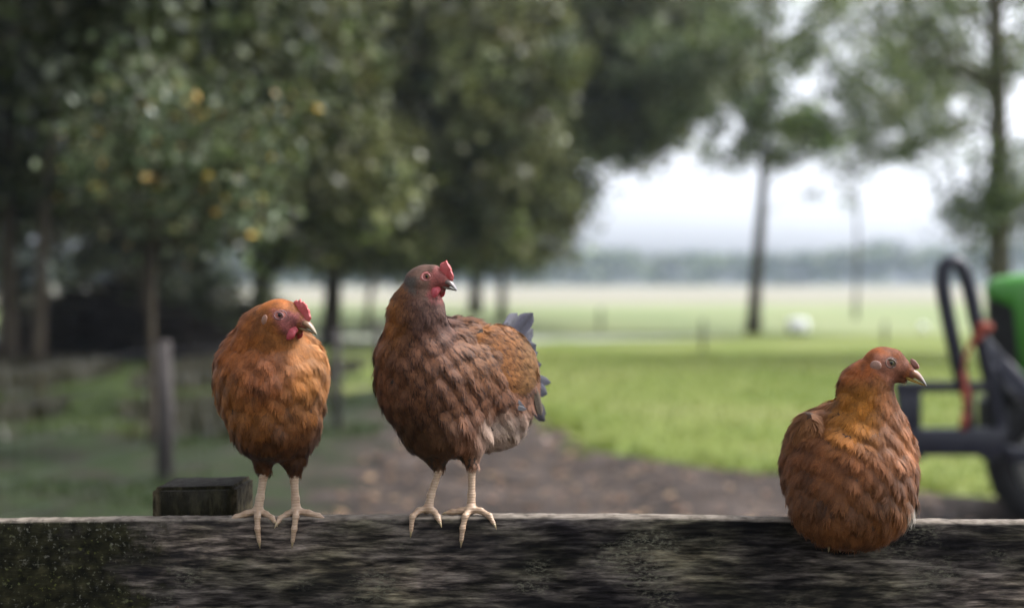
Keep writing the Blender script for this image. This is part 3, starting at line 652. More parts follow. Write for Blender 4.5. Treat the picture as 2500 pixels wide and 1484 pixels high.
# ------------------------------------------------------------------ hens
def smin(a, b, k):
    h = np.clip(0.5 + 0.5 * (b - a) / k, 0, 1); return b * (1 - h) + a * h - k * h * (1 - h)
def prim(p, q):
    t = q[0]
    if t == 's': return np.linalg.norm(p - q[1], axis=-1) - q[2]
    if t == 'c':
        a, b, ra, rb = q[1], q[2], q[3], q[4]; ab = b - a
        h = np.clip(((p - a) @ ab) / (ab @ ab), 0, 1); return np.linalg.norm(p - a - h[..., None] * ab, axis=-1) - (ra + (rb - ra) * h)
    if t == 'e':
        r = np.asarray(q[3], float); l = (p - q[1]) @ np.asarray(q[2]).T
        k0 = np.linalg.norm(l / r, axis=-1); k1 = np.linalg.norm(l / (r * r), axis=-1) + 1e-9; return k0 * (k0 - 1) / k1
def sdf_of(prims, cut=None, bumpy=0.0):
    """prims: list of (k, prim)"""
    def f(p):
        d = prim(p, prims[0][1])
        for k, q in prims[1:]: d = smin(d, prim(p, q), k)
        if cut is not None:
            c, h = cut; w_ = np.abs(p - c) - h; b = np.linalg.norm(np.maximum(w_, 0), axis=-1) + np.minimum(w_.max(-1), 0)
            d = -smin(-d, b, 0.008)
        q = p * 95.0; lump = np.sin(q[..., 0] + 1.7 * np.sin(q[..., 2] * 0.7)) * np.sin(q[..., 1] * 1.1 + 1.3) * np.sin(q[..., 2] * 0.9 + 1.1 * np.sin(q[..., 0] * 0.8)) + 0.6 * np.sin(q[..., 0] * 1.9 + 2) * np.sin(q[..., 2] * 1.7 + q[..., 1])
        return d + bumpy * lump
    return f
def nets(f, lo, hi, h):
    lo = np.asarray(lo); n_ = np.ceil((np.asarray(hi) - lo) / h).astype(int) + 1
    ax = [lo[i] + h * np.arange(n_[i]) for i in range(3)]
    D = np.empty(n_)
    for i, x in enumerate(ax[0]):
        yy, zz = np.meshgrid(ax[1], ax[2], indexing='ij'); D[i] = f(np.stack([np.full_like(yy, x), yy, zz], -1))
    s = D < 0; cs = n_ - 1; acc = np.zeros((*cs, 3)); cnt = np.zeros(cs)
    edges = []
    for a in range(3):
        b, c = [q for q in range(3) if q != a]
        s0 = [slice(None)] * 3; s1 = [slice(None)] * 3; s0[a] = slice(0, -1); s1[a] = slice(1, None)
        d0 = D[tuple(s0)]; d1 = D[tuple(s1)]; cr = s[tuple(s0)] != s[tuple(s1)]
        t = np.where(cr, d0 / np.where(cr, d0 - d1, 1), 0)
        edges.append(cr)
        for ob in (0, 1):
            for oc in (0, 1):
                sl = [slice(None)] * 3; sl[b] = slice(ob, ob + cs[b]); sl[c] = slice(oc, oc + cs[c])
                m1 = cr[tuple(sl)]; tt = t[tuple(sl)]
                acc[..., a] += m1 * tt; acc[..., b] += m1 * ob; acc[..., c] += m1 * oc; cnt += m1
    act = cnt > 0; idx = np.full(cs, -1); idx[act] = np.arange(act.sum())
    base_ = np.stack(np.meshgrid(*[np.arange(q) for q in cs], indexing='ij'), -1)[act]
    V = lo + h * (base_ + acc[act] / cnt[act][:, None]); F = []
    for a in range(3):
        b, c = (a + 1) % 3, (a + 2) % 3; cr = edges[a].copy()
        I = np.argwhere(cr); I = I[(I[:, b] > 0) & (I[:, c] > 0) & (I[:, b] < cs[b]) & (I[:, c] < cs[c])]
        def g(db, dc):
            J = I.copy(); J[:, b] -= db; J[:, c] -= dc; return idx[J[:, 0], J[:, 1], J[:, 2]]
        q = np.stack([g(1, 1), g(0, 1), g(0, 0), g(1, 0)], 1)
        fl = ~s[I[:, 0], I[:, 1], I[:, 2]]; q[fl] = q[fl][:, ::-1]; F.append(q)
    F = np.concatenate(F); F = F[(F >= 0).all(1)]
    return V, F
def grad(f, p, e=0.001):
    g = np.stack([f(p + np.eye(3)[i] * e) - f(p - np.eye(3)[i] * e) for i in range(3)], -1); return unit(g)
def sample(V, F, dens, f):
    """points on the surface, spaced by 1/sqrt(dens)"""
    A = V[F[:, 0]]; B = V[F[:, 1]]; C = V[F[:, 2]]; Dd = V[F[:, 3]]
    ar_ = 0.5 * np.linalg.norm(np.cross(C - A, Dd - B), axis=1); cen = (A + B + C + Dd) / 4
    dn = dens(cen); ex = ar_ * dn * 2.2; k = rng.poisson(ex); r = np.repeat(np.arange(len(F)), k)
    u = rng.random((len(r), 1)); v_ = rng.random((len(r), 1))
    p = (A[r] * (1 - u) + B[r] * u) * (1 - v_) + (Dd[r] * (1 - u) + C[r] * u) * v_
    sp = 0.72 / np.sqrt(dn[r]); o = rng.permutation(len(r)); cell = 0.006; grid = {}; keep = []
    for i in o:
        q = p[i]; c = (q / cell).astype(int); rad = sp[i]; m_ = int(rad / cell) + 1; bad = False
        for a in range(-m_, m_ + 1):
            for b in range(-m_, m_ + 1):
                for d in range(-m_, m_ + 1):
                    for j in grid.get((c[0] + a, c[1] + b, c[2] + d), ()):
                        w_ = p[j] - q
                        if w_[0] * w_[0] + w_[1] * w_[1] + w_[2] * w_[2] < rad * rad: bad = True; break
                    if bad: break
                if bad: break
            if bad: break
        if not bad: grid.setdefault(tuple(c), []).append(i); keep.append(i)
    return p[keep]
def feathers(p, nrm, t, L, W, base, tip, dark, lift, K=6, curv=11.0, cup=0.18):
    """p,nrm,t (n,3); L,W,lift (n,); base/tip colour (n,3); dark (n,) lacing. each feather is a fan of barbs"""
    m_ = len(p); b = np.cross(t, nrm); NB = 2 * K + 1; br_k = rng.uniform(-0.09, 0.09, (NB, m_)); us = np.array([0.0, 0.5, 0.78, 1.0]); Vs = []; Cs = []
    for k in range(NB):
        s = (k - K) / K                                  # -1..1 across
        out_t = math.sqrt(max(0.0, 1 - (abs(s) * 0.92) ** 2.2)) * 0.62 + 0.38
        ln = L * out_t * rng.uniform(0.72, 1.14, m_); spl = rng.normal(0, 0.10, m_) * L
        off = s * W * rng.uniform(0.9, 1.1, m_)
        for ui, u in enumerate(us):
            wx = off * (0.25 + 0.75 * min(1, u / 0.55) ** 0.7 if u < 0.55 else 1.0 - 0.18 * (u - 0.55) / 0.45)
            d = ln * u; wx = wx + spl * u * u
            hgt = lift * d * (1.0 - 0.15 * u) - curv * d * d * 0.5 - cup * wx * wx / (W + 1e-9) + 0.0006
            q = p + t * d[:, None] + b * wx[:, None] + nrm * hgt[:, None]
            hw = W * (0.62, 0.52, 0.38, 0)[ui] / K
            hw = np.broadcast_to(hw, (m_,))
            sh = 0.70 + 0.30 * u + br_k[k]
            c = (base * (1 - u * 0.6)[..., None] if False else base * (1 - 0.5 * u) + tip * 0.5 * u) * sh[:, None]
            dk_ = dark * (0.0 if ui < 2 else (0.45 if ui == 2 and abs(s) < 0.6 else 1.0))
            if ui == 1 and abs(s) > 0.9: dk_ = dark * 0.9
            c = c * (1 - dk_[:, None]) + np.array([0.010, 0.008, 0.009]) * dk_[:, None]
            if ui < 3: Vs += [q - b * hw[:, None], q + b * hw[:, None]]; Cs += [c, c]
            else: Vs.append(q); Cs.append(c)
    V = np.stack(Vs, 1); C = np.stack(Cs, 1); nv = V.shape[1]; off_ = (np.arange(m_) * nv)[:, None]
    Q = []; Tt = []
    for k in range(NB):
        o = k * 7
        for r in (0, 1): Q.append(off_ + np.array([[o + 2 * r, o + 2 * r + 1, o + 2 * r + 3, o + 2 * r + 2]]))
        Tt.append(off_ + np.array([[o + 4, o + 5, o + 6]]))
    return V.reshape(-1, 3), np.concatenate(Q), np.concatenate(Tt), C.reshape(-1, 3)
def big_feathers(specs, nl=9, nw=5):
    """long flight or tail feathers: (root, dir, normal, L, W, colour, bend)"""
    Vs = []; Qs = []; Cs = []; o = 0
    for (r0, t, nn, L, W, c, bend) in specs:
        t = unit(t); b = unit(np.cross(t, nn)); nn = np.cross(b, t)
        g = []
        for i in range(nl):
            u = i / (nl - 1); w_ = W * (0.35 + 0.65 * min(1, u * 3)) * (1 if u < 0.8 else math.sqrt(max(0.02, 1 - ((u - 0.8) / 0.2) ** 2)))
            for j in range(nw):
                s = -1 + 2 * j / (nw - 1)
                g.append(np.asarray(r0) + t * L * u + nn * (-bend * L * u * u - 0.15 * W * s * s) + b * w_ * s)
                cc = np.array(c) * (0.8 + 0.25 * abs(s)) * (0.92 + 0.16 * ((i * 7 + j * 3) % 5) / 5)
                Cs.append(cc * (1.35 if abs(s) > 0.9 else 1.0) * (0.7 if abs(s) < 0.1 else 1.0))
        Vs.append(np.array(g))
        for i in range(nl - 1):
            for j in range(nw - 1): Qs.append((o + i * nw + j, o + i * nw + j + 1, o + (i + 1) * nw + j + 1, o + (i + 1) * nw + j))
        o += nl * nw
    return np.concatenate(Vs), np.array(Qs), np.array(Cs)
def vn(p, s, seed):
    return np.array([mnoise.noise(Vector((q[0] * s + seed, q[1] * s, q[2] * s))) for q in p])

def m_feather(name):
    m = mat(name, (0.3, 0.12, 0.04), 0.62); n = N(m)
    a = n.new('ShaderNodeVertexColor'); a.layer_name = 'Col'
    c = n.mix(0.5, a.outputs[0], n.mix(1.0, a.outputs[0], n.ramp(n.noise(n.pos((1, 1, 1)), 420, 2), [(0.3, 0.62), (0.7, 1.45)]), 'MULTIPLY'))
    n.base(c); n.b.inputs['Sheen Weight'].default_value = 0.12; n.b.inputs['Sheen Roughness'].default_value = 0.4
    n.b.inputs['Specular IOR Level'].default_value = 0.3
    tr = n.new('ShaderNodeBsdfTranslucent'); n.l(c, tr.inputs[0]); ms = n.new('ShaderNodeMixShader'); ms.inputs[0].default_value = 0.22
    out = m.node_tree.nodes['Material Output']; n.l(n.b.outputs[0], ms.inputs[1]); n.l(tr.outputs[0], ms.inputs[2]); n.l(ms.outputs[0], out.inputs[0])
    return m
M_fe = m_feather('hen_feather')
def m_skin(name, a, b, rough=0.45, sc=220, bump=0.6):
    m = mat(name, a, rough); n = N(m); v = n.pos()
    n.base(n.ramp(n.noise(v, sc * 0.5, 3), [(0.35, a), (0.7, b)])); n.bump(n.vor(v, sc * 4), bump, 0.0006)
    n.b.inputs['Subsurface Weight'].default_value = 0.15; n.b.inputs['Subsurface Radius'].default_value = (0.004, 0.0015, 0.001)
    return m
M_comb = m_skin('comb_red', (0.36, 0.035, 0.035), (0.46, 0.10, 0.10))
M_wat = m_skin('wattle_red', (0.34, 0.02, 0.03), (0.44, 0.08, 0.10), 0.35)
M_leg = mat('leg_scale', (0.5, 0.36, 0.24), 0.5); n = N(M_leg); v = n.pos()
wv = n.new('ShaderNodeTexWave'); wv.bands_direction = 'Z'; wv.inputs['Scale'].default_value = 75; wv.inputs['Distortion'].default_value = 3; wv.inputs['Detail'].default_value = 1; n.l(v, wv.inputs[0])
n.base(n.mix(n.ramp(wv.outputs[1], [(0.0, 0.22), (0.3, 0.0)]), n.ramp(n.noise(v, 70, 3), [(0.3, (0.28, 0.18, 0.11)), (0.7, (0.40, 0.29, 0.20))]), (0.17, 0.10, 0.06)))
n.bump(wv.outputs[1], 0.5, 0.0007)
M_claw = mat('claw', (0.26, 0.20, 0.11), 0.35)
M_pup = mat('pupil', (0.004, 0.004, 0.004), 0.05)

def head_frame(pitch, yaw):
    p, y = R(pitch), R(yaw)
    f = np.array([math.cos(p) * math.cos(y), -math.cos(p) * math.sin(y), math.sin(p)])
    s = unit(np.array([-math.sin(y), -math.cos(y), 0])); s = unit(s - f * (s @ f)); u = np.cross(s, f)
    if u[2] < 0: u = -u
    return f, u, s
PF = np.array([0.74, 0.60, 0.38])
def hen(label, base_xy, H):
    root = empty('hen', (base_xy[0], base_xy[1], H['rest']), label, 'hen', 'hens perched on the fence')
    f_, u_, s_ = head_frame(H['pitch'], H['yaw']); SC = H['sc']
    eye = H['eye']; O = eye - (f_ * 0.004 + u_ * 0.003 + s_ * 0.0175) * SC
    hp = lambda a, b, c=0.0: O + (f_ * a + u_ * b + s_ * c) * SC
    # screen-plane offset from the eye, in mm, to head coordinates
    cp, sp_, cy = math.cos(R(H['pitch'])), math.sin(R(H['pitch'])), math.cos(R(H['yaw']))
    def hs(dx, dz):
        dx = dx / 1000 / cy / SC; dz = dz / 1000 / SC
        return (dx * cp + dz * sp_ + 0.004, -dx * sp_ + dz * cp + 0.003)
    AXH = np.array([f_, s_, u_])
    prims = list(H['prims'])
    sr = lambda *q: tuple(x * SC for x in q)
    hd_ = [(0.010, ('e', hp(-0.002, 0, 0), AXH, sr(0.0225, 0.0150, 0.0190))),
           (0.006, ('e', hp(-0.004, -0.011, 0), AXH, sr(0.019, 0.0145, 0.0135))),
           (0.006, ('c', hp(0.010, -0.001), hp(0.0310, -0.0030), 0.0130 * SC, 0.0070 * SC)),
           (0.005, ('c', hp(0.0, -0.014), hp(0.024, -0.0135), 0.008 * SC, 0.004 * SC)),
           (0.006, ('c', hp(0.006, 0.0085), hp(0.023, 0.001), 0.0100 * SC, 0.0065 * SC))]
    prims += hd_
    f0 = sdf_of(prims, H.get('cut')); fb = sdf_of(prims, H.get('cut'), 0.0020)
    def f(p):      # soft lumps of plumage on the body, none on the head
        k_ = np.clip((np.linalg.norm(p - O, axis=-1) / SC - 0.04) / 0.03, 0, 1); return f0(p) * (1 - k_) + fb(p) * k_
    # bounds from primitives
    lo = np.full(3, 9e9); hi = -lo
    for _, q in prims:
        if q[0] == 's': c = [q[1]]; r = q[2]
        elif q[0] == 'c': c = [q[1], q[2]]; r = max(q[3], q[4])
        else: c = [q[1]]; r = max(q[3])
        for x in c: lo = np.minimum(lo, x - r); hi = np.maximum(hi, x + r)
    V, F = nets(f, lo - 0.012, hi + 0.012, 0.0032)
    loc_ = lambda p: ((p - O) @ f_ / SC, (p - O) @ u_ / SC, (p - O) @ s_ / SC)
    def surf(a, b, side):        # where the head surface lies on that side, in head units
        c = 0.034
        while c > 0.004 and f(hp(a, b, side * c)[None])[0] > 0: c -= 0.0004
        return c
    a, b, c = loc_(V); face = (a > -0.010) & (a < 0.045) & (np.abs(b + 0.002) < 0.026) & (np.linalg.norm(V - O, axis=1) < 0.045)
    cl = np.where(face[:, None], np.array(H['skin']) * 0.6, np.array(H['under']))
    link('body', np_mesh('body', V, [F], True, cl), M_fe, root)
    # feather layout
    ctl_p = np.array([q[0] for q in H['flow']]); ctl_d = unit(np.array([q[1] for q in H['flow']], float))
    def flow(p):
        d2 = ((p[:, None] - ctl_p) ** 2).sum(-1); w_ = 1 / (d2 + 0.0004) ** 1.5; return unit((w_[..., None] * ctl_d).sum(1))
    def hd_dist(p):
        return np.linalg.norm(p - O, axis=1) / SC
    nk = H['neck']
    def size(p):           # feather length by region
        d = hd_dist(p); return np.interp(d, [0.018, 0.028, 0.045, 0.085, 0.14, 0.2], [0.0042, 0.0065, 0.012, 0.018, 0.021, 0.024]) * H.get('big', 1.0)
    def dens(p):
        Ls = size(p); return H.get('den', 10.0) / (Ls * Ls * np.interp(Ls, [0.004, 0.012, 0.025], [0.55, 0.40, 0.52]))
    pts_ = sample(V, F, dens, f)
    a, b, c = loc_(pts_); de = np.sqrt((a - 0.004) ** 2 + (b - 0.003) ** 2)
    bare = (hd_dist(pts_) < 0.045) & (((de < 0.0082) & (np.abs(c) > 0.006)) | (a > 0.029))
    pts_ = pts_[~bare]
    nn = grad(f, pts_); t = flow(pts_); hmask = hd_dist(pts_) < 0.034
    t[hmask] = unit(-f_ * 1.0 + np.array([0, 0, -0.25]))
    t = t - nn * (t * nn).sum(1, keepdims=True); t = unit(t + rng.normal(0, H.get('jit', 0.25), t.shape)); t = unit(t - nn * (t * nn).sum(1, keepdims=True))
    L = size(pts_) * rng.uniform(0.8, 1.2, len(pts_))
    if H['legs'] and len(H['legs'][0]['toes']) > 2: L *= 1 - 0.45 * sm(690 + (1.46 - pts_[:, 2]) / pts_[:, 1] * FD, 1075, 1110)
    wr = np.interp(L, [0.004, 0.012, 0.018, 0.025], [0.30, 0.20, 0.25, 0.30]) * H.get('wide', 1.0); W = L * wr
    base_c, tip_c, dark = H['color'](pts_, loc_, O, nn)
    nz_ = vn(pts_, 26, 3.0); nz2 = vn(pts_, 70, 8.0)
    lift = 0.11 + 0.05 * nz_ + rng.uniform(-0.03, 0.07, len(pts_)); lift *= np.interp(L, [0.004, 0.012], [0.4, 1.0])
    gain = (1 + H.get('mot', 1.0) * (0.5 * nz_ + 0.65 * nz2) + rng.normal(0, 0.09, len(pts_))).clip(0.35, 1.9)[:, None]
    base_c = base_c * gain * PF; tip_c = tip_c * gain * PF
    Vf, Qf, Tf, Cf = feathers(pts_, nn, t, L, W, base_c, tip_c, dark, lift)
    link('plumage', np_mesh('plumage', Vf, [Qf, Tf], False, Cf.clip(0.004, 0.9)), M_fe, root)
    # wings
    for wg in H.get('wings', ()):
        wp = sdf_of(wg['prims'])
        lo = wg['lo']; hi = wg['hi']; Vw, Fw = nets(wp, lo, hi, 0.004)
        pw = sample(Vw, Fw, lambda p: np.full(len(p), wg.get('dens', 30000.0)), wp); nw_ = grad(wp, pw)
        ok_ = nw_ @ wg['side'] > -0.2; pw = pw[ok_]; nw_ = nw_[ok_]
        td = np.broadcast_to(unit(wg['dir']), pw.shape); td = unit(td - nw_ * (td * nw_).sum(1, keepdims=True)); td = unit(td + rng.normal(0, 0.06, td.shape))
        Lw = wg['L'] * rng.uniform(0.85, 1.15, len(pw)); g_ = (1 + 0.3 * vn(pw, 60, 2.0) + rng.normal(0, 0.1, len(pw))).clip(0.5, 1.6)[:, None]
        cw, ctw, dw = wg['color'](pw)
        Vx, Qx, Tx, Cx = feathers(pw, nw_, td, Lw, Lw * 0.33, cw * g_ * PF, ctw * g_ * PF, dw, np.full(len(pw), 0.08), 6, 8.0)
        o0 = len(Vw); allV = [Vw, Vx]; Qs = [Fw, Qx + o0]; Ts = [Tx + o0]; Cs = [np.broadcast_to(np.array(H['under']), Vw.shape), Cx]
        if wg.get('flight'):
            Vb, Qb, Cb = big_feathers(wg['flight']); o1 = o0 + len(Vx); allV.append(Vb); Qs.append(Qb + o1); Cs.append(Cb)
        link('wing', np_mesh('wing', np.concatenate(allV), [np.concatenate(Qs), np.concatenate(Ts)], False, np.concatenate(Cs).clip(0.004, 0.9)), M_fe, root)
    if H.get('tail'):
        Vb, Qb, Cb = big_feathers(H['tail'], 12, 7); link('tail', np_mesh('tail', Vb, [Qb], True, Cb), M_fe, root)
    # beak: upper and lower mandible
    bk = MB(); rings = []
    for i in range(8):
        u = i / 7; a = 0.030 + (H['beak'] - 0.031) * u; top = 0.0040 - 0.0035 * u - 0.0128 * u ** 2.2; bot = -0.0085 - 0.0015 * u - 0.0025 * u ** 2
        wv_ = 0.0076 * (1 - u ** 1.6) ** 0.8 + 0.0004; cz = (top + bot) / 2; hz = max((top - bot) / 2, 0.0004)
        if i == 7: cz = bot + 0.0002; hz = 0.0003
        rings.append(np.array([hp(a, cz + hz * math.sin(t_) * (1 if math.sin(t_) > 0 else 0.7), wv_ * math.cos(t_)) for t_ in np.linspace(0, 2 * math.pi, 13)[:-1]]))
    loft(bk, rings); bkm = bk.mesh('beak')
    ab = [((Vector(v_.co) - Vector(O)).dot(Vector(f_)) / SC - 0.030) / (H['beak'] - 0.031) for v_ in bkm.vertices]
    at = bkm.color_attributes.new('Col', 'FLOAT_COLOR', 'POINT')
    for i, u in enumerate(ab):
        u = min(1, max(0, (u - 0.35) / 0.5)); q = np.array(H['beakc'][0]) * (1 - u) + np.array(H['beakc'][1]) * u; at.data[i].color = (*q, 1)
    beak = link('beak', bkm, M_beak, root)
    lw = MB(); rings = []
    for i in range(6):
        u = i / 5; a = 0.026 + (H['beak'] - 0.0285) * u; top = -0.0070 - 0.0045 * u; bot = -0.0125 - 0.0006 * u; wv_ = 0.0062 * (1 - u) ** 0.8 + 0.0005
        rings.append(np.array([hp(a, (top + bot) / 2 + max((top - bot) / 2, 0.0004) * math.sin(t_), wv_ * math.cos(t_)) for t_ in np.linspace(0, 2 * math.pi, 11)[:-1]]))
    loft(lw, rings); lm_ = lw.mesh('lower_mandible'); at = lm_.color_attributes.new('Col', 'FLOAT_COLOR', 'POINT')
    for i in range(len(lm_.vertices)): at.data[i].color = (*H['beakc'][2], 1)
    link('lower_mandible', lm_, M_beak, beak)
    # comb: a thick fleshy blade with points
    out = [hs(*q) for q in H['comb']]; k = len(out)
    cb_ = bmesh.new(); cen = np.mean(out, 0)
    r1 = [cb_.verts.new(hp(q[0], q[1], 0)) for q in out]
    L1 = [cb_.verts.new(hp(*(cen + (np.array(q) - cen) * 0.84), H['combw'])) for q in out]
    L2 = [cb_.verts.new(hp(*(cen + (np.array(q) - cen) * 0.84), -H['combw'])) for q in out]
    for i in range(k):
        j = (i + 1) % k; cb_.faces.new([r1[i], r1[j], L1[j], L1[i]]); cb_.faces.new([r1[j], r1[i], L2[i], L2[j]])
    cb_.faces.new(L1); cb_.faces.new(L2[::-1]); bmesh.ops.triangulate(cb_, faces=[q for q in cb_.faces if len(q.verts) > 4])
    bmesh.ops.subdivide_edges(cb_, edges=cb_.edges[:], cuts=2, use_grid_fill=True)
    for v_ in cb_.verts: v_.co += Vector([mnoise.noise(v_.co * 260 + Vector((i * 9, 0, 0))) for i in range(3)]) * 0.0007
    bmesh.ops.recalc_face_normals(cb_, faces=cb_.faces)
    for q in cb_.faces: q.smooth = True
    me = bpy.data.meshes.new('comb'); cb_.to_mesh(me); cb_.free(); link('comb', me, H.get('combm', M_comb), root)
    for side in ((1, -1) if H.get('wattle') else ()):
        (dx, dz, ra, rb) = H['wattle']; a, b = hs(dx, dz)
        pr = [(0.004, ('e', hp(a, b, side * 0.0115), AXH, (ra, 0.0032, rb))), (0.006, ('e', hp(a + 0.004, b + rb * 0.8, side * 0.0075), AXH, (ra * 0.8, 0.003, rb * 0.7)))]
        wf_ = sdf_of(pr); cw = hp(a, b, side * 0.0115); Vw, Fw = nets(wf_, cw - 0.024, cw + 0.024, 0.0015)
        link('wattle', np_mesh('wattle', Vw, [Fw]), M_wat, root)
    if H.get('lobe'):
        for side in (1, -1):
            dx, dz, ra, rb = H['lobe']; a, b = hs(dx, dz); e_ = MB(); e_.ball(hp(a, b, side * (surf(a, b, side) + 0.0008)), (ra, 0.0022, rb), AXH)
            e_.build('ear_lobe', H['lobem'], root)
    for side in (1, -1):
        e_ = MB(); cs = surf(0.004, 0.003, side); ec = hp(0.004, 0.003, side * (cs - 0.0026)); e_.ball(ec, 0.0044 * SC, AXH, 20, 14)
        eo = e_.build('eye', H['iris'], root)
        pu = MB(); pu.ball(hp(0.004, 0.003, side * (cs + 0.0012)), (0.0023, 0.0012, 0.0023), AXH, 14, 10); pu.build('pupil', M_pup, eo)
        ld = MB(); th = np.linspace(0, 2 * math.pi, 23)
        ld.tube([hp(0.004 + 0.0050 * math.cos(q), 0.003 + H.get('lid', 0.0042) * math.sin(q), side * (cs + 0.0002)) for q in th], 0.0013, 8, False)
        ld.tube([hp(0.004 + 0.0066 * math.cos(q), 0.003 + 0.0060 * math.sin(q), side * (surf(0.004 + 0.0066 * math.cos(q), 0.003 + 0.0060 * math.sin(q), side) - 0.0003)) for q in th], 0.0011, 8, False)
        ld.build('eyelid', H['lidm'], eo)
    # legs
    for lg in H.get('legs', ()):
        pr = []
        sh = lg['shank']
        for i in range(len(sh) - 1): pr.append((0.004, ('c', sh[i][0], sh[i + 1][0], sh[i][1], sh[i + 1][1])))
        for toe in lg['toes']:
            for i in range(len(toe) - 1): pr.append((0.0035, ('c', toe[i][0], toe[i + 1][0], toe[i][1], toe[i + 1][1])))
        allp = np.array([q[0] for q in sh] + [q[0] for tt_ in lg['toes'] for q in tt_]); ff = sdf_of(pr)
        Vl, Fl = nets(ff, allp.min(0) - 0.012, allp.max(0) + 0.012, 0.0014)
        lo_ = link('leg', np_mesh('leg', Vl, [Fl]), M_leg, root)
        for toe in lg['toes']:
            e1 = toe[-1][0]; d = unit(toe[-1][0] - toe[-2][0]); r = toe[-1][1]
            cw = MB(); e2 = e1 + d * 0.004; e3 = e1 + d * 0.0095 + np.array([0, 0, -0.002]); cw.tube([e1, e2, e3], [r * 0.8, r * 0.6, 0.0004], 8); cw.build('claw', M_claw, lo_)
    return root
M_beak = mat('beak_horn', (0.5, 0.4, 0.25), 0.35); n = N(M_beak); a = n.new('ShaderNodeVertexColor'); a.layer_name = 'Col'
n.base(n.mix(n.ramp(n.noise(n.pos(), 300, 3), [(0.4, 0.0), (0.8, 0.35)]), n.mix(1.0, a.outputs[0], 0.6, 'MULTIPLY'), (0.1, 0.075, 0.05)))
def iris(name, c): return mat(name, c, 0.08)
PT = top_z(0.0)
def toes_for(fx, fz, targets, Yf=2.192):
    """fx, fz: foot centre px; targets: list of lists of (px, py, dY) points"""
    out = []
    for tg in targets:
        pts = [(P(fx, fz, Yf), 0.0058)]
        for i, q in enumerate(tg): pts.append((P(q[0], q[1], Yf + q[2]), 0.0046 - 0.0008 * i / max(1, len(tg) - 1) - 0.0006 * (i == len(tg) - 1)))
        out.append(pts)
    return out
lerp = lambda a, b, t: np.asarray(a) * (1 - t)[:, None] + np.asarray(b) * t[:, None]
def sm(x, a, b):
    t = np.clip((x - a) / (b - a), 0, 1); return t * t * (3 - 2 * t)
X2 = np.eye(3)

# --- left hen: buff orange, facing the camera, head turned right
def col1(p, loc, O, nn):
    a, b, c = loc(p); d = np.linalg.norm(p - O, axis=1); k = len(p)
    px = p[:, 0] / p[:, 1] * FD + 1250; py = 690 + (1.46 - p[:, 2]) / p[:, 1] * FD
    col = np.broadcast_to(np.array([0.36, 0.165, 0.065]), (k, 3)).copy()            # breast
    col = lerp(col, np.broadcast_to([0.40, 0.135, 0.022], (k, 3)), sm(px, 700, 560) * sm(py, 960, 850))     # hackle
    col = lerp(col, np.broadcast_to([0.31, 0.125, 0.062], (k, 3)), sm(np.abs(px - 640), 90, 20) * sm(py, 820, 880) * sm(py, 1010, 940))
    col = lerp(col, np.broadcast_to([0.52, 0.28, 0.13], (k, 3)), sm(px, 690, 780) * sm(py, 1080, 860) * 0.9)  # light from the upper right painted onto the right shoulder
    col = lerp(col, np.broadcast_to([0.11, 0.045, 0.016], (k, 3)), sm(py, 970, 1100))  # shade of the belly painted into the feather colour
    tip = col * 1.25
    # face feathers
    fm = sm(-d, -0.036, -0.028) * sm(a, -0.016, -0.004) * sm(b, 0.014, 0.006)
    col = lerp(col, np.broadcast_to([0.52, 0.19, 0.27], (k, 3)), fm); tip = lerp(tip, np.broadcast_to([0.58, 0.23, 0.33], (k, 3)), fm)
    hm = sm(-d, -0.04, -0.03) * (1 - fm); col = lerp(col, np.broadcast_to([0.42, 0.16, 0.05], (k, 3)), hm); tip = lerp(tip, np.broadcast_to([0.5, 0.21, 0.07], (k, 3)), hm)
    dark = (rng.random(k) < 0.05) * 0.45 * (py > 880)
    return col, tip, dark
y1 = 2.20
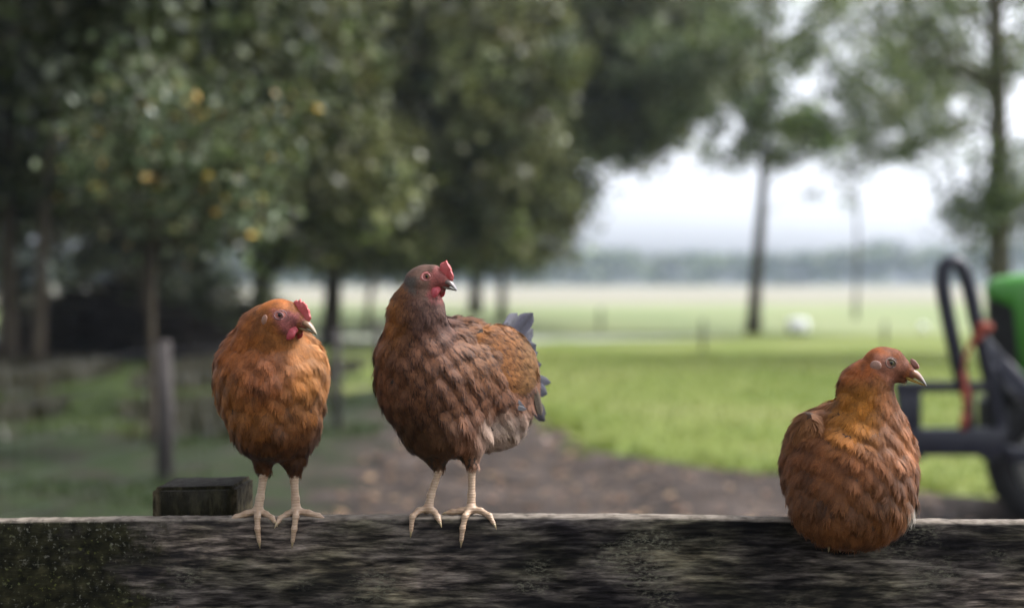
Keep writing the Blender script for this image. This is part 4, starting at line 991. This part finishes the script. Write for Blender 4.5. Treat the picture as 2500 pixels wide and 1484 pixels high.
H1 = dict(rest=1.09, pitch=-14, yaw=20, eye=P(690, 769, 2.128), skin=(0.50, 0.17, 0.13), under=(0.07, 0.03, 0.012), beak=0.053, sc=1.1, neck=None,
  prims=[(0, ('e', P(664, 922, 2.235), X2, (0.088, 0.125, 0.090))),
         (0.03, ('e', P(672, 1030, 2.215), X2, (0.068, 0.088, 0.062))),
         (0.03, ('e', P(665, 880, 2.345), X2, (0.055, 0.07, 0.055))),
         (0.014, ('c', P(634, 1068, 2.21), P(643, 1146, 2.203), 0.032, 0.012)),
         (0.014, ('c', P(718, 1068, 2.21), P(718, 1150, 2.203), 0.032, 0.012)),
         (0.02, ('c', P(650, 866, 2.185), P(658, 814, 2.165), 0.064, 0.042)),
         (0.018, ('c', P(658, 814, 2.165), P(678, 778, 2.146), 0.042, 0.028))],
  flow=[(P(680, 740, 2.15), (-1, 0.2, -0.3)), (P(600, 790, 2.15), (-0.5, 0.3, -1)), (P(545, 900, 2.2), (-0.2, 0.5, -1)), (P(680, 850, 2.1), (0, 0.0, -1)),
        (P(780, 850, 2.15), (0.5, 0.3, -1)), (P(805, 950, 2.2), (0.05, 0.7, -1)), (P(665, 950, 2.1), (0, 0.1, -1)), (P(665, 1060, 2.15), (0, 0.4, -1)), (P(665, 900, 2.4), (0, 1, 0.1)),
        (P(640, 1140, 2.2), (0, 0.1, -1)), (P(718, 1140, 2.2), (0, 0.1, -1))],
  color=col1, beakc=((0.30, 0.15, 0.07), (0.42, 0.34, 0.22), (0.34, 0.22, 0.10)),
  comb=[(6, 11), (8, 20), (12, 22.5), (14, 21), (18.5, 24), (20.5, 19.5), (24, 20), (25, 17), (29, 15), (30, 10), (33.5, 7), (34.5, 0), (36, -5), (32, -11), (20, -11), (12, 0)],
  combw=0.0022, wattle=(2, -28, 0.0150, 0.0095), lobe=(-20, -7, 0.0048, 0.0080), lobem=m_skin('ear_lobe_buff', (0.22, 0.10, 0.06), (0.28, 0.15, 0.10)),
  iris=iris('eye_dark_amber', (0.06, 0.03, 0.02)), lidm=m_skin('lid_mauve', (0.161, 0.068, 0.068), (0.223, 0.112, 0.105)), lid=0.0034,
  legs=[dict(shank=[(P(644, 1130, 2.203), 0.0085), (P(642, 1165, 2.200), 0.0062), (P(634, 1215, 2.196), 0.0060), (P(629, 1243, 2.193), 0.0075)],
             toes=toes_for(629, 1247, [[(598, 1255, -0.002), (575, 1263, -0.004), (563, 1272, -0.006)], [(648, 1256, 0), (662, 1265, -0.006), (669, 1274, -0.012)], [(627, 1262, -0.016), (627, 1292, -0.019), (631, 1322, -0.018)], [(632, 1252, 0.018), (634, 1252, 0.03)]])),
        dict(shank=[(P(718, 1138, 2.203), 0.0085), (P(717, 1172, 2.200), 0.0062), (P(720, 1218, 2.196), 0.0060), (P(722, 1243, 2.193), 0.0075)],
             toes=toes_for(722, 1247, [[(700, 1256, 0), (684, 1266, -0.006), (676, 1277, -0.014)], [(752, 1253, -0.002), (776, 1260, -0.004), (789, 1268, -0.006)], [(721, 1262, -0.016), (717, 1292, -0.019), (713, 1322, -0.018)], [(718, 1252, 0.018), (716, 1252, 0.03)]]))])
def wing(cpx, cpy, Y, axes, rad, side, d, L, colf, dens=26000, flight=None):
    c = P(cpx, cpy, Y); m_ = max(rad) + 0.012
    return dict(prims=[(0, ('e', c, np.array(axes), rad))], lo=c - m_, hi=c + m_, side=np.array(side, float), dir=np.array(d, float), L=L, color=colf, dens=dens, flight=flight)
def flatcol(a, b, dk): return lambda p: (np.broadcast_to(a, p.shape).copy(), np.broadcast_to(b, p.shape).copy(), np.full(len(p), dk) * rng.uniform(0.6, 1, len(p)))
def axes3(long, side):
    l_ = unit(np.array(long, float)); s_ = unit(np.array(side, float)); s_ = unit(s_ - l_ * (s_ @ l_)); return [l_, s_, np.cross(l_, s_)]
wc1 = flatcol((0.34, 0.15, 0.06), (0.45, 0.22, 0.10), 0.15)
H1['wings'] = [wing(576, 965, 2.30, axes3((0.15, 1, -0.45), (-1, 0.25, 0)), (0.090, 0.013, 0.052), (-1, -0.4, 0), (0.1, 1, -0.5), 0.026, wc1),
               wing(758, 965, 2.30, axes3((-0.15, 1, -0.45), (1, 0.25, 0)), (0.090, 0.013, 0.052), (1, -0.4, 0), (-0.1, 1, -0.5), 0.026, wc1)]
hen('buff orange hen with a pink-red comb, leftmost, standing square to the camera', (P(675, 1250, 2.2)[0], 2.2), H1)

# --- middle hen: dark laced brown, tall, three-quarter view
dT = unit(np.array([0.66, 0.74, 0.02])); sT = unit(np.array([0.74, -0.66, 0.0])); AX2 = np.array([dT, sT, [0, 0, 1]])
def col2(p, loc, O, nn):
    a, b, c = loc(p); d = np.linalg.norm(p - O, axis=1); k = len(p)
    px = p[:, 0] / p[:, 1] * FD + 1250; py = 690 + (1.46 - p[:, 2]) / p[:, 1] * FD
    B = lambda *q: np.broadcast_to(q, (k, 3))
    col = B(0.22, 0.105, 0.070).copy()
    col = lerp(col, B(0.30, 0.15, 0.080), sm(px, 1080, 1180) * sm(py, 980, 850))
    col = lerp(col, B(0.36, 0.155, 0.035), sm(px, 1010, 960) * sm(py, 900, 760))
    col = lerp(col, B(0.105, 0.055, 0.032), sm(py, 930, 1080) * sm(px, 1160, 1080))  # lower body darkened, belly shade put into the colour
    col = lerp(col, B(0.46, 0.41, 0.50), sm(px, 1140, 1210) * sm(py, 985, 1030))
    col = lerp(col, B(0.17, 0.095, 0.10), sm(py, 860, 790) * sm(px, 990, 1030) * sm(px, 1130, 1080))      # greyish throat
    tip = col * 1.25
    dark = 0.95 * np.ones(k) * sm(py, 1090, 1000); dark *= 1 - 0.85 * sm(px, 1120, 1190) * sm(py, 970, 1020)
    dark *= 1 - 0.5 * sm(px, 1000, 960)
    dark *= rng.uniform(0.7, 1.1, k)
    hm = sm(-d, -0.042, -0.032); g = sm(a, 0.0, -0.008) * sm(b, 0.004, -0.004)
    col = lerp(col, B(0.19, 0.125, 0.14), hm); tip = lerp(tip, B(0.28, 0.185, 0.20), hm)
    col = lerp(col, B(0.10, 0.105, 0.14), hm * g); tip = lerp(tip, B(0.24, 0.24, 0.31), hm * g)
    fr_ = hm * sm(a, 0.008, 0.014); col = lerp(col, B(0.46, 0.16, 0.22), fr_); tip = lerp(tip, B(0.46, 0.16, 0.22), fr_)
    dark *= 1 - 0.6 * hm
    return col, tip, dark.clip(0, 0.9)
tg = lambda v_: tuple(v_)
tb = P(1240, 880, 2.37)
tailf = []
for i in range(30):
    u = (i + rng.uniform(-0.4, 0.4)) / 29; u = min(1, max(0, u)); side_ = (i % 2) * 0.006
    end = P(np.interp(u, [0, .2, .45, .7, 1], [1240, 1288, 1318, 1334, 1324]) + rng.uniform(-14, 8), np.interp(u, [0, .2, .45, .7, 1], [772, 775, 850, 950, 1035]) + rng.uniform(-14, 14), 2.40 + side_ + 0.02 * (i % 3))
    r0 = P(np.interp(u, [0, 1], [1215, 1262]), np.interp(u, [0, 1], [850, 930]), 2.36 + side_)
    d = end - r0; c = np.array([0.050, 0.049, 0.068]) * (0.75 + 0.5 * ((i * 5) % 4) / 4) if i < 22 else np.array([0.03, 0.026, 0.032])
    tailf.append((r0, d, (0.5, -1, 0.3), np.linalg.norm(d) * rng.uniform(0.88, 1.08), 0.0080 + 0.005 * rng.random(), c, 0.10 * (1 if i % 2 else -0.5)))
def wc2(p):
    k = len(p); px = p[:, 0] / p[:, 1] * FD + 1250; py = 690 + (1.46 - p[:, 2]) / p[:, 1] * FD
    c = np.broadcast_to([0.46, 0.225, 0.10], (k, 3)); c = lerp(c, np.broadcast_to([0.34, 0.20, 0.10], (k, 3)), sm(px, 1230, 1290)); return c, c * 1.25, 0.95 * rng.uniform(0.6, 1.05, k) * sm(px, 1320, 1280)
fl = []
for i in range(5):
    r0 = P(1212 + i * 3, 962 + i * 6, 2.235); fl.append((r0, np.array([0.9, 0.45, -0.10 - 0.03 * i]), (0.3, -1, 0.2), 0.036 + 0.003 * i, 0.0042, (0.03, 0.03, 0.038) if i % 2 else (0.085, 0.082, 0.088), 0.08))
for i in range(5):
    r0 = P(1268 + i * 9, 930 + i * 2, 2.30); fl.append((r0, np.array([0.25, 0.25, -1.0]), (0.5, -1, 0.1), 0.055, 0.006, (0.07, 0.05, 0.035) if i % 2 else (0.14, 0.11, 0.08), 0.03))
H2 = dict(rest=1.09, pitch=-8, yaw=24, eye=P(1043, 675, 2.128), skin=(0.42, 0.12, 0.10), under=(0.03, 0.018, 0.011), beak=0.049, sc=1.0, wide=1.15, jit=0.12, big=0.95, den=8.5, mot=0.42, neck=None,
  prims=[(0, ('e', P(1108, 925, 2.255), AX2, (0.138, 0.082, 0.098))),
         (0.03, ('e', P(1032, 915, 2.195), X2, (0.066, 0.072, 0.090))),
         (0.03, ('e', P(1078, 1040, 2.225), X2, (0.062, 0.075, 0.052))),
         (0.025, ('e', P(1222, 930, 2.325), AX2, (0.07, 0.055, 0.07))),
         (0.04, ('e', P(1196, 1022, 2.295), X2, (0.058, 0.055, 0.052))),
         (0.014, ('c', P(1050, 1070, 2.21), P(1070, 1137, 2.203), 0.033, 0.011)),
         (0.014, ('c', P(1142, 1070, 2.22), P(1152, 1132, 2.208), 0.033, 0.011)),
         (0.02, ('c', P(1010, 860, 2.175), P(1017, 765, 2.16), 0.056, 0.040)),
         (0.016, ('c', P(1017, 765, 2.16), P(1028, 694, 2.148), 0.040, 0.025))],
  flow=[(P(1020, 650, 2.15), (-1, 0.2, -0.4)), (P(970, 740, 2.17), (-0.35, 0.2, -1)), (P(930, 880, 2.2), (-0.05, 0.3, -1)), (P(1040, 780, 2.1), (0, 0, -1)), (P(1040, 930, 2.1), (0.05, 0.1, -1)),
        (P(1100, 790, 2.15), (0.7, 0.3, -0.7)), (P(1180, 800, 2.25), (0.8, 0.5, -0.4)), (P(1150, 930, 2.15), (0.45, 0.3, -1)), (P(1250, 900, 2.3), (0.7, 0.6, -0.5)), (P(1060, 1080, 2.2), (0.1, 0.3, -1)),
        (P(1220, 1050, 2.3), (0.7, 0.3, -0.8)), (P(1070, 1140, 2.2), (0.1, 0, -1)), (P(1150, 1135, 2.2), (0, 0, -1))],
  color=col2, beakc=((0.17, 0.11, 0.09), (0.30, 0.28, 0.29), (0.24, 0.18, 0.13)),
  comb=[(11, 8), (11.5, 18), (14, 21), (18, 21.5), (21.5, 25), (24, 20), (26.5, 17), (28.5, 13), (30.5, 6), (32.5, 1), (32, -6), (26, -9), (16, -8), (12, 0)],
  combw=0.0026, wattle=(5, -25, 0.0098, 0.0076), iris=iris('eye_hazel', (0.30, 0.17, 0.06)), lidm=m_skin('lid_red', (0.260, 0.068, 0.062), (0.322, 0.136, 0.118)),
  tail=tailf,
  wings=[wing(1226, 884, 2.247, axes3((0.70, 0.60, -0.40), sT), (0.072, 0.016, 0.058), sT, (0.75, 0.5, -0.75), 0.020, wc2, 42000, fl)],
  legs=[dict(shank=[(P(1072, 1120, 2.203), 0.0085), (P(1071, 1150, 2.200), 0.0056), (P(1052, 1208, 2.196), 0.0056), (P(1046, 1238, 2.193), 0.0075)],
             toes=toes_for(1045, 1242, [[(1022, 1247, -0.004), (1006, 1262, -0.016), (1003, 1295, -0.018)], [(1060, 1250, 0), (1068, 1262, -0.010), (1073, 1274, -0.017)], [(1040, 1248, 0.018), (1035, 1250, 0.03)]])),
        dict(shank=[(P(1152, 1120, 2.208), 0.0085), (P(1152, 1150, 2.204), 0.0056), (P(1151, 1208, 2.199), 0.0056), (P(1150, 1238, 2.195), 0.0075)],
             toes=toes_for(1149, 1243, [[(1125, 1248, 0.002), (1105, 1250, 0.004), (1092, 1252, 0.004)], [(1135, 1262, -0.014), (1129, 1290, -0.018), (1126, 1320, -0.018)], [(1174, 1248, -0.002), (1195, 1260, -0.010), (1205, 1278, -0.017)], [(1155, 1250, 0.018), (1158, 1252, 0.03)]]))])
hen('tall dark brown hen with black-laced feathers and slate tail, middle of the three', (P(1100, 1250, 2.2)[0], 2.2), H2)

# --- right hen: sitting, rusty brown, golden neck, no comb to speak of
def col3(p, loc, O, nn):
    a, b, c = loc(p); d = np.linalg.norm(p - O, axis=1); k = len(p)
    px = p[:, 0] / p[:, 1] * FD + 1250; py = 690 + (1.46 - p[:, 2]) / p[:, 1] * FD
    B = lambda *q: np.broadcast_to(q, (k, 3))
    col = B(0.27, 0.115, 0.055).copy()
    col = lerp(col, B(0.38, 0.175, 0.09), sm(px, 2120, 2180) * sm(py, 1200, 1080))
    col = lerp(col, B(0.36, 0.185, 0.095), sm(px, 2040, 1970) * sm(py, 1100, 1030))
    col = lerp(col, B(0.50, 0.235, 0.050), sm(px, 2170, 2115) * sm(py, 1125, 1020) * sm(py, 905, 950) * sm(px, 2015, 2050))
    col = lerp(col, B(0.42, 0.14, 0.04), sm(py, 940, 900))
    col = lerp(col, B(0.18, 0.080, 0.032), sm(py, 1090, 1240))  # darker towards the bottom, underside shade painted in
    col = lerp(col, B(0.62, 0.68, 0.90), sm(px, 2215, 2232) * sm(py, 1220, 1245))
    tip = col * 1.3
    fm = sm(-d, -0.040, -0.030) * sm(a, -0.020, -0.012) * sm(b, 0.013, 0.006)
    col = lerp(col, B(0.37, 0.17, 0.15), fm); tip = lerp(tip, B(0.45, 0.22, 0.20), fm)
    return col, tip, (rng.random(k) < 0.06) * 0.4 * (py > 1090)
wc3 = flatcol((0.27, 0.12, 0.06), (0.40, 0.21, 0.11), 0.22)
wc4 = flatcol((0.36, 0.18, 0.095), (0.46, 0.24, 0.13), 0.2)
PZ = top_z(gx(2075, 2.2))
H3 = dict(rest=1.08, pitch=-17, yaw=16, eye=P(2177, 886, 2.125), skin=(0.34, 0.13, 0.09), under=(0.06, 0.027, 0.012), beak=0.0535, sc=1.22, wide=0.78, den=12.5, mot=0.8, neck=None,
  cut=(np.array([gx(2075, 2.2), 2.201, PZ - 0.2]), np.array([1.0, 0.022, 0.2])),
  prims=[(0, ('e', P(2072, 1148, 2.205), X2, (0.103, 0.128, 0.108))),
         (0.03, ('e', P(2082, 1238, 2.145), X2, (0.090, 0.066, 0.056))),
         (0.02, ('e', P(2080, 1262, 2.125), X2, (0.072, 0.04, 0.040))),
         (0.03, ('e', P(2060, 1080, 2.32), X2, (0.07, 0.08, 0.06))),
         (0.02, ('c', P(2118, 1040, 2.165), P(2115, 945, 2.155), 0.060, 0.036)),
         (0.016, ('c', P(2115, 945, 2.155), P(2148, 896, 2.146), 0.036, 0.025))],
  flow=[(P(2160, 850, 2.15), (-1, 0.2, -0.3)), (P(2080, 920, 2.15), (-0.55, 0.2, -1)), (P(2040, 1010, 2.15), (-0.4, 0.3, -0.8)), (P(2130, 1000, 2.1), (0, 0, -1)), (P(2180, 1080, 2.1), (0.1, 0.1, -1)),
        (P(1960, 1030, 2.2), (-0.6, 0.6, -0.5)), (P(1920, 1150, 2.2), (0.05, 0.6, -1)), (P(2020, 1120, 2.1), (-0.55, 0, -1)), (P(2080, 1180, 2.1), (-0.15, 0, -1)), (P(2240, 1150, 2.2), (0.0, 0.5, -1)),
        (P(1990, 1280, 2.15), (0.35, 0.1, -1)), (P(2085, 1300, 2.1), (0, 0.5, -1)), (P(2190, 1290, 2.15), (-0.35, 0.1, -1)), (P(2060, 1080, 2.35), (0, 1, 0.1))],
  color=col3, beakc=((0.38, 0.16, 0.07), (0.36, 0.34, 0.34), (0.46, 0.30, 0.03)),
  comb=[(25, 3), (28, 6.5), (30, 5), (33, 3.5), (36, -1), (39, -6), (38, -10), (33, -10), (28, -6)], combw=0.0020,
  combm=m_skin('small_comb_pink', (0.20, 0.07, 0.05), (0.27, 0.12, 0.09)),
  lobe=(-21.5, -4, 0.0085, 0.0078), lobes=0.0150, lobem=m_skin('ear_lobe_pale', (0.23, 0.115, 0.080), (0.30, 0.17, 0.125)),
  iris=iris('eye_grey_green', (0.16, 0.14, 0.07)), lidm=m_skin('lid_brown', (0.10, 0.055, 0.035), (0.14, 0.08, 0.055)),
  wings=[wing(1960, 1112, 2.182, axes3((-0.10, 0.50, -0.85), (-0.9, -0.6, 0.1)), (0.078, 0.019, 0.040), (-0.9, -0.8, 0), (-0.05, 0.45, -0.95), 0.024, wc4),
         wing(2212, 1150, 2.23, axes3((0.05, 0.6, -0.8), (1, -0.2, 0.1)), (0.075, 0.016, 0.036), (1, -0.6, 0), (-0.05, 0.5, -0.95), 0.022, wc3)],
  legs=[dict(shank=[(P(x, 1255, 2.172), 0.008), (P(x, 1272, 2.166), 0.0065)], toes=[[(P(x, 1272, 2.166), 0.005), (P(x - 12, 1300, 2.160), 0.0045), (P(x - 14, 1330, 2.158), 0.0035)], [(P(x, 1272, 2.166), 0.005), (P(x + 10, 1300, 2.158), 0.0045), (P(x + 12, 1331, 2.156), 0.0035)]]) for x in (2040, 2100)],
  tail=[(P(2000 + i * 16, 1060, 2.37), (-0.02 + 0.02 * i, 0.9, 0.05), (0, -0.5, 1), 0.05, 0.009, (0.10, 0.05, 0.025), 0.1) for i in range(5)])
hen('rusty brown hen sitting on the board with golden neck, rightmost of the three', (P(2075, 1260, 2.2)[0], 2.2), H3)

# ------------------------------------------------------------------ the air
hz = MB(); hz.box((0, 380, 24.5), (1260, 900, 52)); mh = bpy.data.materials.new('haze'); mh.use_nodes = True
t = mh.node_tree; t.nodes.remove(t.nodes['Principled BSDF']); pv = t.nodes.new('ShaderNodeVolumePrincipled')
pv.inputs['Color'].default_value = (0.66, 0.80, 1.0, 1); pv.inputs['Density'].default_value = 0.00030; pv.inputs['Anisotropy'].default_value = 0.2
t.links.new(pv.outputs[0], t.nodes['Material Output'].inputs['Volume'])
tag(hz.build('haze', mh, None, None, False), 'thin pale haze in the air over the fields', 'haze', None, 'stuff')
